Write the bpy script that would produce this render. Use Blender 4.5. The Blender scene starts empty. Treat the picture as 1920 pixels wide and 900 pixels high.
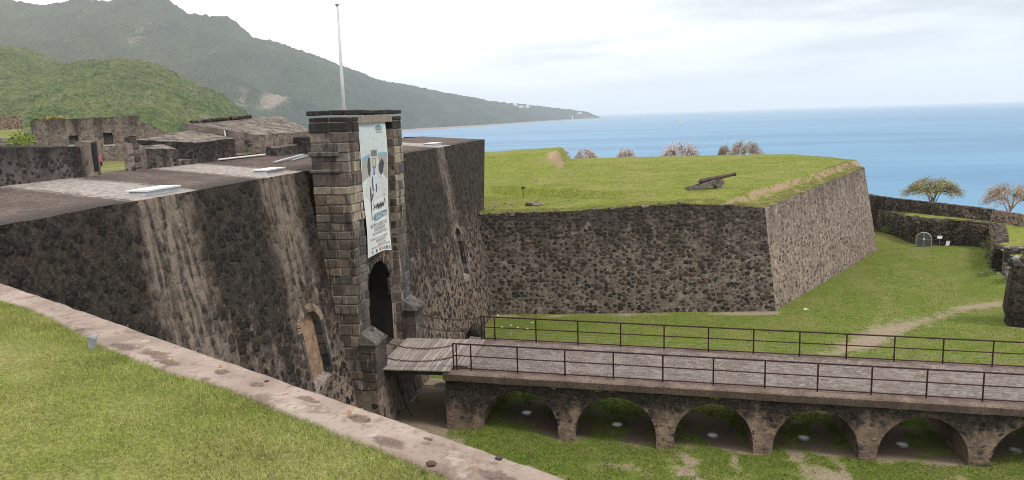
import bpy, bmesh, math, random
import numpy as np
from mathutils import Vector, Matrix, noise as mn
random.seed(7); rng = np.random.default_rng(11)
S = bpy.context.scene; COL = S.collection
# ------------------------------------------------------------------ camera
F_PX = 1420.0; ROLL = math.radians(1.79); PITCH = math.atan(233/F_PX); YAW = .1723
CAM = Vector((6.91, -29.03, 10.2))
_R = Matrix.Rotation(YAW, 3, 'Z')
_rt = _R @ Vector((1, 0, 0)); _up = _R @ Vector((0, math.sin(PITCH), math.cos(PITCH))); _fw = _R @ Vector((0, math.cos(PITCH), -math.sin(PITCH)))
_ex = math.cos(ROLL)*_rt - math.sin(ROLL)*_up; _ey = math.sin(ROLL)*_rt + math.cos(ROLL)*_up
cd = bpy.data.cameras.new('camera'); cam = bpy.data.objects.new('camera', cd); COL.objects.link(cam)
cam.matrix_world = Matrix(((_ex.x, _ey.x, -_fw.x, CAM.x), (_ex.y, _ey.y, -_fw.y, CAM.y), (_ex.z, _ey.z, -_fw.z, CAM.z), (0, 0, 0, 1)))
cd.sensor_width = 36; cd.lens = 36*F_PX/1920; cd.clip_end = 200000; cd.clip_start = .1
S.camera = cam
# ------------------------------------------------------------------ light
SUN_EL, SUN_AZ = math.radians(52), math.radians(20)      # sun to the right of the picture, a little behind the viewer
sdir = Vector((math.cos(SUN_EL)*math.cos(-SUN_AZ), math.cos(SUN_EL)*math.sin(-SUN_AZ), math.sin(SUN_EL)))
sl = bpy.data.lights.new('sun', 'SUN'); sl.energy = 1.5; sl.angle = math.radians(10); sl.color = (1, .92, .82)
so = bpy.data.objects.new('sun', sl); COL.objects.link(so); so.rotation_euler = sdir.to_track_quat('Z', 'Y').to_euler(); so.location = (60, -20, 90)
S.view_settings.view_transform = 'Standard'; S.view_settings.look = 'None'; S.view_settings.exposure = .66; S.view_settings.gamma = 1
S.cycles.denoising_prefilter = 'NONE'; S.cycles.filter_width = 1.0; S.cycles.max_bounces = 6; S.cycles.diffuse_bounces = 3; S.cycles.volume_bounces = 1; S.cycles.transparent_max_bounces = 6
W = bpy.data.worlds.new('World'); S.world = W; W.use_nodes = True

class NT:
    """tiny node-tree writer"""
    def __init__(s, nt): s.t = nt
    def n(s, typ, out=0, pr=None, **k):
        d = s.t.nodes.new('ShaderNode'+typ)
        for a, b in (pr or {}).items(): setattr(d, a, b)
        for a, b in k.items():
            key = int(a[1:]) if a[0] == 'i' and a[1:].isdigit() else a.replace('_', ' ')
            s.set(d.inputs[key], b)
        return d if out is None else d.outputs[out]
    def set(s, i, b):
        if isinstance(b, bpy.types.NodeSocket): s.t.links.new(b, i)
        else:
            if isinstance(b, tuple) and len(b) == 3 and i.type == 'RGBA': b = b+(1,)
            i.default_value = b
    def m(s, op, a, b=0.0, c=None):
        k = dict(i0=a, i1=b)
        if c is not None: k['i2'] = c
        return s.n('Math', 0, {'operation': op}, **k)
    def v(s, op, a, b=(0, 0, 0)): return s.n('VectorMath', 0, {'operation': op}, i0=a, i1=b)
    def mix(s, f, a, b, bt='MIX'): 
        d = s.t.nodes.new('ShaderNodeMix'); d.data_type = 'RGBA'; d.blend_type = bt
        s.set(d.inputs[0], f); s.set(d.inputs[6], a); s.set(d.inputs[7], b); return d.outputs[2]
    def mr(s, x, a, b, c=0.0, d=1.0, sm=True):
        return s.n('MapRange', 0, {'interpolation_type': 'SMOOTHSTEP' if sm else 'LINEAR'}, i0=x, i1=a, i2=b, i3=c, i4=d)
    def noise(s, vec, sc, det=3.0, ro=.55, out=0, dist=0.0): return s.n('TexNoise', out, Vector=vec, Scale=sc, Detail=det, Roughness=ro, Distortion=dist)
    def ramp(s, f, stops, const=False):
        d = s.t.nodes.new('ShaderNodeValToRGB'); e = d.color_ramp.elements
        if const: d.color_ramp.interpolation = 'CONSTANT'
        while len(e) < len(stops): e.new(.5)
        for q, (p, c) in zip(e, stops): q.position = p; q.color = tuple(c)+(1,)
        s.set(d.inputs[0], f); return d.outputs[0]
    def xyz(s, vec): 
        d = s.n('SeparateXYZ', None, i0=vec); return d.outputs[0], d.outputs[1], d.outputs[2]
    def comb(s, x, y, z): return s.n('CombineXYZ', 0, i0=x, i1=y, i2=z)

w = NT(W.node_tree); W.node_tree.nodes.clear()
sky = w.n('TexSky', 0, {'sky_type': 'NISHITA', 'sun_disc': False, 'sun_elevation': SUN_EL, 'sun_rotation': math.radians(90)+SUN_AZ, 'air_density': 1.0, 'dust_density': 2.0, 'altitude': 50.0})
gen = w.n('TexCoord', 0)
gx, gy, gz = w.xyz(gen)
zc = w.m('ADD', w.m('ABSOLUTE', gz), .10)
cv = w.comb(w.m('DIVIDE', gx, zc), w.m('DIVIDE', gy, zc), 0.0)                 # cloud deck seen in perspective
cn = w.noise(cv, .55, 6, .55); cn2 = w.noise(w.v('MULTIPLY', gen, (1.4, 1.4, 9)), 3.0, 5, .55)
cover = w.mr(w.m('ADD', w.m('MULTIPLY', cn, .45), w.m('MULTIPLY', cn2, .55)), .30, .52)
cover = w.mr(cover, 0, 1, .62, 1)
bright = w.mr(gx, -.6, .36, 11.4, 6.3)                                        # thin bright cloud to the left, greyer to the right
shade = w.mr(w.m('ADD', w.m('MULTIPLY', cn2, .6), w.m('MULTIPLY', cn, .4)), .38, .6, w.mr(gx, -.5, .15, .95, .66), 1.1)
cloud = w.mix(1.0, w.comb(bright, bright, bright), w.comb(shade, shade, shade), 'MULTIPLY')
cloud = w.mix(1.0, cloud, w.mix(w.mr(gz, .12, .5), w.mix(w.mr(gx, -.5, .4), (1.0, 1.0, 1.0), (.90, .98, 1.06)), (1.03, 1.0, .965)), 'MULTIPLY')
bg = w.n('Background', 0, Color=w.mix(cover, sky, cloud), Strength=.1)
w.t.links.new(bg, w.n('OutputWorld', None).inputs[0])

# ------------------------------------------------------------------ helpers
def ray(px, py): return (px-960)*_ex + (450-py)*_ey + F_PX*_fw
def at_dist(px, py, d):                                                         # world point at horizontal distance d
    r = ray(px, py); return CAM + r*(d/math.hypot(r.x, r.y))
def tag(o, label=None, cat=None, group=None, kind=None):
    if label: o['label'] = label
    if cat: o['category'] = cat
    if group: o['group'] = group
    if kind: o['kind'] = kind
    return o
def thing(name, label, cat, loc, group=None):
    o = bpy.data.objects.new(name, None); COL.objects.link(o); o.location = loc; o.empty_display_size = .3
    return tag(o, label, cat, group)
def wloc(p):
    v = Vector((0, 0, 0))
    while p is not None: v += Vector(p.location); p = p.parent
    return v
class MB:
    def __init__(s): s.v = []; s.f = []; s.c = []
    def add(s, vs, fs, col=None):
        o = len(s.v); s.v += [tuple(p) for p in vs]; s.f += [tuple(i+o for i in f) for f in fs]
        s.c += [col or (1, 1, 1)]*len(vs); return s
    def hexa(s, b, t, col=None):                                                # bottom ring b and top ring t (both 4, same winding ccw from above)
        return s.add(list(b)+list(t), [(3, 2, 1, 0), (4, 5, 6, 7), (0, 1, 5, 4), (1, 2, 6, 5), (2, 3, 7, 6), (3, 0, 4, 7)], col)
    def box(s, x0, x1, y0, y1, z0, z1, col=None):
        return s.hexa([(x0, y0, z0), (x1, y0, z0), (x1, y1, z0), (x0, y1, z0)], [(x0, y0, z1), (x1, y0, z1), (x1, y1, z1), (x0, y1, z1)], col)
    def bev(s, x0, x1, y0, y1, z0, z1, b=.02, j=0.0, col=None):                 # box with chamfered edges, optionally knocked about
        pts = []; cx, cy, cz = (x0+x1)/2, (y0+y1)/2, (z0+z1)/2
        bm = bmesh.new(); bmesh.ops.create_cube(bm, size=1)
        for q in bm.verts: q.co = Vector((cx+q.co.x*(x1-x0), cy+q.co.y*(y1-y0), cz+q.co.z*(z1-z0))) + Vector([random.uniform(-j, j) for _ in range(3)])
        bmesh.ops.bevel(bm, geom=bm.edges[:], offset=min(b, .45*min(x1-x0, y1-y0, z1-z0)), segments=1, affect='EDGES')
        bm.verts.index_update(); s.add([q.co for q in bm.verts], [[q.index for q in f.verts] for f in bm.faces], col); bm.free(); return s
    def tube(s, pts, rad, n=6, col=None, cap=True):
        pts = [Vector(p) for p in pts]; rr = rad if hasattr(rad, '__len__') else [rad]*len(pts); vs = []; fs = []
        prev = None
        for i, p in enumerate(pts):
            d = (pts[min(i+1, len(pts)-1)]-pts[max(i-1, 0)])
            d = d.normalized() if d.length > 1e-9 else Vector((0, 0, 1))
            if prev is None: a = d.orthogonal().normalized()
            else:
                a = prev - d*prev.dot(d); a = a.normalized() if a.length > 1e-6 else d.orthogonal().normalized()
            prev = a; b = d.cross(a)
            for k in range(n):
                t = 2*math.pi*k/n; vs.append(p+(a*math.cos(t)+b*math.sin(t))*rr[i])
        for i in range(len(pts)-1):
            for k in range(n): fs.append((i*n+k, i*n+(k+1) % n, (i+1)*n+(k+1) % n, (i+1)*n+k))
        if cap: fs += [tuple(range(n))[::-1], tuple((len(pts)-1)*n+k for k in range(n))]
        return s.add(vs, fs, col)
    def rock(s, c, r, sc=(1, 1, 1), col=None, sub=2, rough=.25):
        bm = bmesh.new(); bmesh.ops.create_icosphere(bm, subdivisions=sub, radius=1); o = Vector([random.uniform(0, 99) for _ in range(3)])
        for q in bm.verts:
            k = 1 + rough*(mn.noise(q.co*1.3+o)*1.6) + rough*.4*mn.noise(q.co*3.1+o); q.co = Vector((q.co.x*sc[0], q.co.y*sc[1], q.co.z*sc[2]))*(r*k) + Vector(c)
        bm.verts.index_update(); s.add([q.co for q in bm.verts], [[q.index for q in f.verts] for f in bm.faces], col); bm.free(); return s
    def lathe(s, prof, base, axis, n=20, col=None):                             # prof: (distance along axis, radius)
        axis = Vector(axis).normalized(); a = axis.orthogonal().normalized(); b = axis.cross(a); vs = []; fs = []
        for t, r in prof:
            for k in range(n):
                u = 2*math.pi*k/n; vs.append(Vector(base)+axis*t+(a*math.cos(u)+b*math.sin(u))*r)
        for i in range(len(prof)-1):
            for k in range(n): fs.append((i*n+k, i*n+(k+1) % n, (i+1)*n+(k+1) % n, (i+1)*n+k))
        fs += [tuple(range(n))[::-1], tuple((len(prof)-1)*n+k for k in range(n))]
        return s.add(vs, fs, col)
    def build(s, name, mat, parent=None, smooth=False, loc=None, color=False):
        o0 = wloc(parent) if parent else (Vector(loc) if loc is not None else Vector((0, 0, 0)))
        me = bpy.data.meshes.new(name); me.from_pydata([(p[0]-o0.x, p[1]-o0.y, p[2]-o0.z) for p in s.v], [], s.f); me.update()
        bm = bmesh.new(); bm.from_mesh(me); bmesh.ops.recalc_face_normals(bm, faces=bm.faces[:]); bm.to_mesh(me); bm.free()
        if color:
            a = me.color_attributes.new('col', 'FLOAT_COLOR', 'POINT'); a.data.foreach_set('color', np.array([c+(1,) for c in s.c], 'f').ravel())
        if smooth: me.polygons.foreach_set('use_smooth', [True]*len(me.polygons))
        me.materials.append(mat); o = bpy.data.objects.new(name, me); COL.objects.link(o)
        if parent: o.parent = parent
        elif loc is not None: o.location = loc
        return o
def np_obj(name, V, Fc, mat, cols=None, attrs=None, smooth=False, parent=None, loc=None):
    V = np.asarray(V, 'f'); Fc = np.asarray(Fc, 'i'); k = Fc.shape[1]
    o0 = wloc(parent) if parent else (Vector(loc) if loc is not None else Vector((0, 0, 0)))
    V = V - np.array(o0, 'f')
    me = bpy.data.meshes.new(name); me.vertices.add(len(V)); me.vertices.foreach_set('co', V.ravel())
    me.loops.add(Fc.size); me.loops.foreach_set('vertex_index', Fc.ravel()); me.polygons.add(len(Fc))
    me.polygons.foreach_set('loop_start', np.arange(0, Fc.size, k, dtype='i'))
    try: me.polygons.foreach_set('loop_total', np.full(len(Fc), k, 'i'))
    except Exception: pass
    if smooth: me.polygons.foreach_set('use_smooth', np.ones(len(Fc), bool))
    me.update(calc_edges=True); me.validate()
    if cols is not None:
        a = me.color_attributes.new('col', 'FLOAT_COLOR', 'POINT'); a.data.foreach_set('color', np.hstack([cols, np.ones((len(V), 1))]).astype('f').ravel())
    for nm, arr in (attrs or {}).items():
        a = me.attributes.new(nm, 'FLOAT', 'POINT'); a.data.foreach_set('value', np.asarray(arr, 'f'))
    me.materials.append(mat); o = bpy.data.objects.new(name, me); COL.objects.link(o)
    if parent: o.parent = parent
    elif loc is not None: o.location = loc
    return o
def grid(xs, ys, zf):
    V = [(x, y, zf(x, y)) for y in ys for x in xs]; nx = len(xs)
    Fc = [(j*nx+i, j*nx+i+1, (j+1)*nx+i+1, (j+1)*nx+i) for j in range(len(ys)-1) for i in range(nx-1)]
    return np.array(V), np.array(Fc)
def fr(x, y, z=0.0, sc=1.0, o=4): return mn.fractal(Vector((x*sc, y*sc, z*sc)), 1.0, 2.0, o)
def sst(x, a, b): t = min(1, max(0, (x-a)/(b-a))); return t*t*(3-2*t)
def seg_d(p, pts):
    best = 1e9
    for (ax, ay), (bx, by) in zip(pts, pts[1:]):
        dx, dy = bx-ax, by-ay; t = max(0, min(1, ((p[0]-ax)*dx+(p[1]-ay)*dy)/(dx*dx+dy*dy))); best = min(best, math.hypot(p[0]-ax-t*dx, p[1]-ay-t*dy))
    return best

# ------------------------------------------------------------------ materials
def mat(name):
    m = bpy.data.materials.new(name); m.use_nodes = True; m.node_tree.nodes.clear(); t = NT(m.node_tree)
    b = t.n('BsdfPrincipled', None); o = t.n('OutputMaterial', None); t.t.links.new(b.outputs[0], o.inputs[0]); t.b = b
    b.inputs['Specular IOR Level'].default_value = .25
    return m, t
def fin(t, col, rough=.9, h=None, bd=.03, bs=.6, spec=None):
    t.set(t.b.inputs['Base Color'], col); t.set(t.b.inputs['Roughness'], rough)
    if spec is not None: t.b.inputs['Specular IOR Level'].default_value = spec
    if h is not None: t.set(t.b.inputs['Normal'], t.n('Bump', 0, Height=h, Distance=bd, Strength=bs))
def plain(name, c, rough=.7, var=.25, sc=6.0, metal=0.0, spec=.3, grime=None):
    m, t = mat(name); p = t.n('NewGeometry', 0); nz = t.noise(p, sc, 5, .6)
    col = t.mix(t.mr(nz, .3, .7), tuple(x*(1-var) for x in c), tuple(min(1, x*(1+var)) for x in c))
    if grime: col = t.mix(t.mr(t.noise(p, sc*.6, 6, .65), .48, .66), col, grime)
    fin(t, col, rough, nz, .01, .4, spec); t.b.inputs['Metallic'].default_value = metal; return m
def vcol(name, rough=.85, sc=9.0, var=.3, bd=.012, trans=0.0, stain=False):
    m, t = mat(name); p = t.n('NewGeometry', 0); a = t.n('VertexColor', 0, {'layer_name': 'col'}); nz = t.noise(p, sc, 6, .65)
    k = t.mr(nz, .25, .75, 1-var, 1+var); col = t.mix(1.0, a, t.comb(k, k, k), 'MULTIPLY')
    if stain:
        x, y, z = t.xyz(p); sn = t.noise(t.comb(t.m('MULTIPLY', x, 2.2), t.m('MULTIPLY', y, 2.2), t.m('MULTIPLY', z, .3)), 1.3, 5, .6)
        col = t.mix(t.mr(t.m('ADD', t.m('MULTIPLY', sn, .6), t.m('MULTIPLY', t.noise(p, 3.5, 6, .72), .4)), .50, .60, 0, .82), col, (.024, .021, .02)); ws = t.noise(t.comb(t.m('MULTIPLY', x, 6), t.m('MULTIPLY', y, 6), t.m('MULTIPLY', z, 1.1)), 1.0, 5, .7); col = t.mix(t.m('MULTIPLY', t.mr(ws, .58, .68, 0, .75), t.mr(z, 8.5, 5.0, .25, 1)), col, (.4, .38, .37))
        # lichen-black crown of the tower
        col = t.mix(t.m('MULTIPLY', t.mr(z, 9.3, 10.5), t.mr(sn, .38, .55, .2, .85)), col, (.022, .02, .02))
    fin(t, col, rough, nz, bd, .7)
    if trans:
        t.b.inputs['Subsurface Weight'].default_value = 0
    return m
def rubble(name, cell=.5, mort=(.2, .17, .15), stones=None, gap=.42, dark=.5, zlo=0.0, zhi=8.0, dcol=(.028, .025, .024), bands=(), bandcol=(.27, .245, .225), bandz=(-3, 8.2), specks=.35, zs=.85, bd=.06, small=.7, ax='y', red=0.0, dbase=.5, rnd=.9, hf=.28, smax=.9):
    stones = stones or [(.0, (.022, .021, .022)), (.35, (.05, .043, .04)), (.6, (.075, .052, .043)), (.85, (.1, .085, .078)), (1, (.13, .1, .08))]
    m, t = mat(name); P = t.n('NewGeometry', 0); x, y, z = t.xyz(P)
    wv = t.v('SUBTRACT', t.noise(P, 1.1/cell, 2, .5, 1), (.5, .5, .5)); p = t.v('ADD', P, t.v('MULTIPLY', wv, (cell*.5,)*3))
    vec = t.v('MULTIPLY', p, (1/cell, 1/cell, 1/(cell*zs)))
    vo = t.n('TexVoronoi', None, {'feature': 'F1'}, Vector=vec, Scale=1.0, Randomness=rnd); r1, r2, r3 = t.xyz(vo.outputs['Color'])
    fine = t.noise(P, 5/cell, 5, .6)
    e = t.m('SUBTRACT', t.mr(r1, 0, 1, gap-.15, gap+.13, False), vo.outputs['Distance']); e = t.m('ADD', e, t.m('MULTIPLY', t.m('SUBTRACT', fine, .5), .3))
    big = t.noise(P, .35, 4, .6); e = t.m('ADD', e, t.m('MULTIPLY', t.m('SUBTRACT', t.noise(P, .8, 4, .65), .5), .55))
    k1 = t.mr(e, -.03, .06)
    vo2 = t.n('TexVoronoi', None, {'feature': 'F1'}, Vector=vec, Scale=2.7, Randomness=1.0); q1, q2, q3 = t.xyz(vo2.outputs['Color'])
    e2 = t.m('ADD', t.m('SUBTRACT', t.mr(q1, 0, 1, .18, .5, False), vo2.outputs['Distance']), t.m('MULTIPLY', t.m('SUBTRACT', fine, .5), .3)); k2 = t.m('MULTIPLY', t.mr(e2, -.04, .07), small)
    mo = t.mix(t.mr(t.noise(P, 2.2, 6, .7), .35, .68), tuple(c*.5 for c in mort), tuple(min(1, c*1.22) for c in mort)); mo = t.mix(t.mr(big, .4, .65, 0, .5), mo, tuple(c*.55 for c in mort))
    sc1 = t.mix(1.0, t.ramp(r2, stones), t.mix(fine, (.55, .55, .55), (1.5, 1.5, 1.5)), 'MULTIPLY')
    sc2 = t.mix(.3, t.ramp(q2, stones), mort)
    col = t.mix(k1, t.mix(k2, mo, sc2), sc1)
    if red: col = t.mix(t.mr(t.noise(P, .9, 3, .6), .55, .7, 0, red), col, (.2, .105, .075))
    # light lichen flecks
    col = t.mix(t.mr(t.noise(P, 3.3/cell, 6, .75), .6, .7, 0, specks), col, (.42, .39, .37))
    # weather stains running down the face
    sn = t.noise(t.comb(t.m('MULTIPLY', x, 1.1), t.m('MULTIPLY', y, 1.1), t.m('MULTIPLY', z, .1)), 1.0, 6, .62)
    sn = t.m('ADD', t.m('MULTIPLY', sn, 1-hf), t.m('MULTIPLY', t.noise(P, 3.4, 6, .72), hf))
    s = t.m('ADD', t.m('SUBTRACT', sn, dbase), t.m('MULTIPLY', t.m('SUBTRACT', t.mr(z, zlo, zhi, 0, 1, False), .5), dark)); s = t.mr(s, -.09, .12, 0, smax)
    if bands:
        bm_ = None; A = y if ax == 'y' else x
        jit = t.m('MULTIPLY', t.m('SUBTRACT', t.noise(t.comb(x, y, t.m('MULTIPLY', z, .5)), 1.6, 4, .6), .5), 1.3); A = t.m('ADD', A, jit)
        for a, b, st in bands:
            q = t.m('MULTIPLY', t.m('MULTIPLY', t.mr(A, a-.5, a+.5), t.mr(A, b-.5, b+.5, 1, 0)), st)
            bm_ = q if bm_ is None else t.m('MAXIMUM', bm_, q)
        bm_ = t.m('MULTIPLY', bm_, t.mr(z, bandz[0], bandz[0]+2))
        ln = t.noise(t.comb(t.m('MULTIPLY', x, 4), t.m('MULTIPLY', y, 4), t.m('MULTIPLY', z, .12)), 1.0, 4, .6)
        bm_ = t.m('MULTIPLY', bm_, t.mr(ln, .36, .54, .42, 1))
        s = t.m('MULTIPLY', s, t.m('SUBTRACT', 1.0, t.m('MULTIPLY', bm_, .92)))
        col = t.mix(t.m('MULTIPLY', t.m('MULTIPLY', bm_, t.mr(z, .5, 5.5, .15, 1)), t.mr(fine, .3, .7, .7, .97)), col, t.mix(t.mr(ln, .4, .58), tuple(c*.72 for c in bandcol), tuple(c*1.05 for c in bandcol)))
    col = t.mix(s, col, t.mix(t.mr(t.noise(P, 9.0, 5, .78), .42, .64), tuple(c*.4 for c in dcol), tuple(c*2.6 for c in dcol)))
    h = t.m('ADD', t.m('ADD', t.m('MULTIPLY', t.mr(e, -.1, .25), .8), t.m('MULTIPLY', k2, .3)), t.m('MULTIPLY', fine, .5))
    if bands: h = t.m('MULTIPLY', h, t.m('SUBTRACT', 1.0, t.m('MULTIPLY', t.m('MULTIPLY', bm_, t.mr(z, .5, 5.5, .1, 1)), .7)))
    fin(t, col, .92, h, bd, .8); return m
def grassmat(name, a, b, c, dirt=(.285, .235, .17), attr=True, sc=1.0, rel=.05, arch_shade=False):
    m, t = mat(name); P = t.n('NewGeometry', 0)
    n1 = t.noise(P, .25*sc, 4, .6); n2 = t.noise(P, 2.0*sc, 5, .65); n3 = t.noise(t.v('MULTIPLY', P, (1, 1, .3)), 14*sc, 4, .7)
    col = t.mix(t.mr(n2, .35, .65), a, b); col = t.mix(t.mr(n1, .42, .66, 0, .8), col, c)
    k = t.mr(n3, .25, .75, .55, 1.4); col = t.mix(1.0, col, t.comb(k, k, k), 'MULTIPLY')
    col = t.mix(t.mr(t.noise(P, 5*sc, 5, .75), .66, .74, 0, .5), col, (.27, .23, .13))
    if attr:
        d = t.n('Attribute', 2, {'attribute_name': 'dirt'})
        dm = t.m('ADD', d, t.m('ADD', t.m('MULTIPLY', t.m('SUBTRACT', n2, .5), 1.1), t.m('MULTIPLY', t.m('SUBTRACT', n3, .5), .6))); dm = t.m('MULTIPLY', t.mr(dm, .32, .7), t.mr(d, .02, .12))
        dc = t.mix(t.mr(n3, .3, .7), tuple(q*.7 for q in dirt), tuple(q*1.25 for q in dirt))
        if arch_shade:
            x, y, z = t.xyz(P); w_ = t.m('MULTIPLY', t.mr(y, -.6, .6), t.mr(y, 3.6, 5.2, 1, 0)); dc = t.mix(t.m('MULTIPLY', w_, .8), dc, (.11, .082, .066))  # shade under the bridge arches painted into the soil colour
        col = t.mix(dm, col, dc)
    fin(t, col, .95, t.m('ADD', n3, t.m('MULTIPLY', n2, .6)), rel, .8, .1); return m

M = {}
wall_bands = [(-11.5, -8.9, .9), (-4.7, -2.2, .8), (18.4, 20.4, .7), (5.4, 6.6, .5)]
M['wall'] = rubble('fort wall stone', .40, (.245, .19, .16), [(0, (.014, .0135, .014)), (.4, (.028, .025, .024)), (.7, (.055, .044, .038)), (1, (.11, .085, .072))], gap=.46, dark=.55, zlo=-4.5, zhi=8.3, dcol=(.0185, .0155, .014), bands=wall_bands, bandcol=(.265, .213, .182), specks=.4, bd=.14, dbase=.475, red=.2, hf=.5, smax=.88)
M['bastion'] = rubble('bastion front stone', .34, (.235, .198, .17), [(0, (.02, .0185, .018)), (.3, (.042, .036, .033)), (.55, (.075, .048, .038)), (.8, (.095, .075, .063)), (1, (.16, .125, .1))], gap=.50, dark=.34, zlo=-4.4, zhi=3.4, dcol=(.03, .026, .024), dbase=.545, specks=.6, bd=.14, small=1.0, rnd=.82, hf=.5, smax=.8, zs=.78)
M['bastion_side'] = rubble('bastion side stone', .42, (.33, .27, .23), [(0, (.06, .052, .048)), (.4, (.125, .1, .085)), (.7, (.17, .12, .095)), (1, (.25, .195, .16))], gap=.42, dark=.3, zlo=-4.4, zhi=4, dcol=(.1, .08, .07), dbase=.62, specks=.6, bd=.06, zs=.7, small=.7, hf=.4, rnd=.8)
M['tier'] = rubble('counterscarp stone', .32, (.19, .15, .125), [(0, (.014, .0135, .014)), (.5, (.035, .03, .027)), (1, (.09, .07, .058))], gap=.46, dark=-.1, zlo=-4.4, zhi=0, dcol=(.018, .015, .013), dbase=.46, specks=.4, bd=.10, hf=.5)
M['tan_wall'] = rubble('tan rubble', .3, (.3, .22, .17), gap=.40, dark=0, dbase=.78, specks=.3, bd=.05)
M['ruin'] = rubble('ruin plaster stone', .4, (.25, .205, .18), [(0, (.06, .055, .052)), (.5, (.13, .11, .1)), (1, (.2, .16, .14))], gap=.36, dark=.35, zlo=6, zhi=12.0, dbase=.60, specks=.85, bd=.05)
M['ruin_dark'] = rubble('parapet stone', .22, (.15, .128, .12), [(0, (.02, .02, .02)), (.5, (.04, .036, .034)), (1, (.08, .066, .06))], gap=.46, dark=.3, zlo=8.3, zhi=9.9, dbase=.47, dcol=(.024, .021, .02), specks=.3, bd=.05)
M['ruin_top'] = rubble('parapet top render', .3, (.27, .23, .2), gap=.30, dark=.0, dbase=.54, specks=.6, bd=.04)
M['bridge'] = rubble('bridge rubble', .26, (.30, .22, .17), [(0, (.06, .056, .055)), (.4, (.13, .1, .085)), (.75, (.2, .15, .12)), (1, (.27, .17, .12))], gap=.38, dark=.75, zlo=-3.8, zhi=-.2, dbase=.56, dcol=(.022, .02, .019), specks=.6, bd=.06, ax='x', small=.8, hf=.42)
M['base'] = rubble('tower base stone', .4, (.235, .185, .15), gap=.36, dark=.1, dbase=.62, specks=.3, bd=.05, zlo=-3, zhi=2)
M['ashlar'] = vcol('ashlar blocks', .9, 7, .35, .025, stain=True)
M['cream'] = plain('ochre render', (.26, .172, .118), .95, .3, 3.5, grime=(.15, .105, .08))
M['joint'] = plain('lime mortar', (.26, .215, .18), .95, .35, 8)
M['dark_in'] = plain('painted interior shade', (.022, .019, .018), .95, .4, 3)  # near-black: darkness inside the passage and openings put into the colour
M['copdark'] = rubble('tower capstone', .5, (.03, .027, .026), gap=.2, dark=0, dbase=.45, specks=.35, bd=.02)

m, t = mat('roof render'); P = t.n('NewGeometry', 0); x, y, z = t.xyz(P)
n1 = t.noise(P, .8, 6, .65); n2 = t.noise(P, 6, 6, .7); n3 = t.noise(t.v('MULTIPLY', P, (1, 1, 1)), 22, 3, .7)
col = t.mix(t.mr(n1, .35, .65), (.085, .066, .058), (.155, .118, .102)); col = t.mix(t.mr(n2, .42, .62, 0, .8), col, (.06, .05, .046)); col = t.mix(t.mr(n3, .6, .68, 0, .8), col, (.42, .36, .33))
col = t.mix(t.m('MULTIPLY', t.mr(x, -7.3, -6.2), t.mr(n1, .3, .6, .5, .9)), col, (.04, .035, .033))
yy = t.m('ADD', t.m('ADD', y, t.m('MULTIPLY', t.m('ADD', x, 6.1), .22)), t.m('MULTIPLY', t.m('SUBTRACT', n2, .5), 2.2)); bmx = None
for a, b in ((-11.2, -8.4), (-4.3, -1.3), (19.2, 22.6)):
    q = t.m('MULTIPLY', t.mr(yy, a-.3, a+.3), t.mr(yy, b-.3, b+.3, 1, 0)); bmx = q if bmx is None else t.m('MAXIMUM', bmx, q)
cem = t.mix(t.mr(n2, .4, .6), (.25, .228, .215), (.40, .37, .355)); cem = t.mix(t.mr(t.noise(t.v('MULTIPLY', P, (1, 2.2, 1)), 3.2, 3, .6), .57, .63), cem, (.24, .19, .165))
col = t.mix(bmx, col, cem); fin(t, col, .95, t.m('ADD', n2, n3), .03, .7); M['roof'] = m

m, t = mat('pink concrete coping'); P = t.n('NewGeometry', 0)
n1 = t.noise(P, 1.3, 6, .6); n2 = t.noise(P, 9, 6, .7); n3 = t.noise(P, 60, 4, .7)
col = t.mix(t.mr(n1, .32, .66), (.235, .18, .152), (.375, .31, .27)); col = t.mix(t.mr(n2, .5, .68, 0, .65), col, (.2, .135, .11)); col = t.mix(t.mr(t.noise(P, 3.1, 5, .7), .57, .7, 0, .75), col, (.45, .385, .345)); col = t.mix(t.mr(n3, .62, .72, 0, .6), col, (.1, .08, .07))
dd = t.n('Attribute', 2, {'attribute_name': 'dirt'}); pm = t.mr(t.m('ADD', dd, t.m('ADD', t.m('MULTIPLY', t.m('SUBTRACT', n2, .5), 1.3), t.m('MULTIPLY', t.m('SUBTRACT', t.noise(P, 30, 4, .7), .5), .9))), .35, .95, 0, .85)
vo = t.n('TexVoronoi', None, {'feature': 'F1'}, Vector=P, Scale=60.0); a1, a2, a3 = t.xyz(vo.outputs['Color'])
agg = t.mix(t.mr(vo.outputs['Distance'], .1, .55), t.ramp(a1, [(0, (.19, .145, .125)), (.5, (.25, .2, .172)), (1, (.34, .29, .26))]), (.14, .1, .083)); agg = t.mix(t.mr(n1, .45, .65, 0, .6), agg, (.22, .145, .11))
gr_ = t.noise(t.v('MULTIPLY', P, (1, 1, 1)), 4.5, 7, .75); col = t.mix(t.mr(gr_, .5, .64, 0, .7), col, (.17, .125, .105)); col = t.mix(t.mr(t.noise(P, 26, 5, .75), .56, .68, 0, .6), col, (.14, .105, .09)); col = t.mix(pm, col, agg); fin(t, col, .95, t.m('ADD', n2, t.m('MULTIPLY', t.m('SUBTRACT', 1.0, vo.outputs['Distance']), pm)), .02, .9); M['coping'] = m

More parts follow.
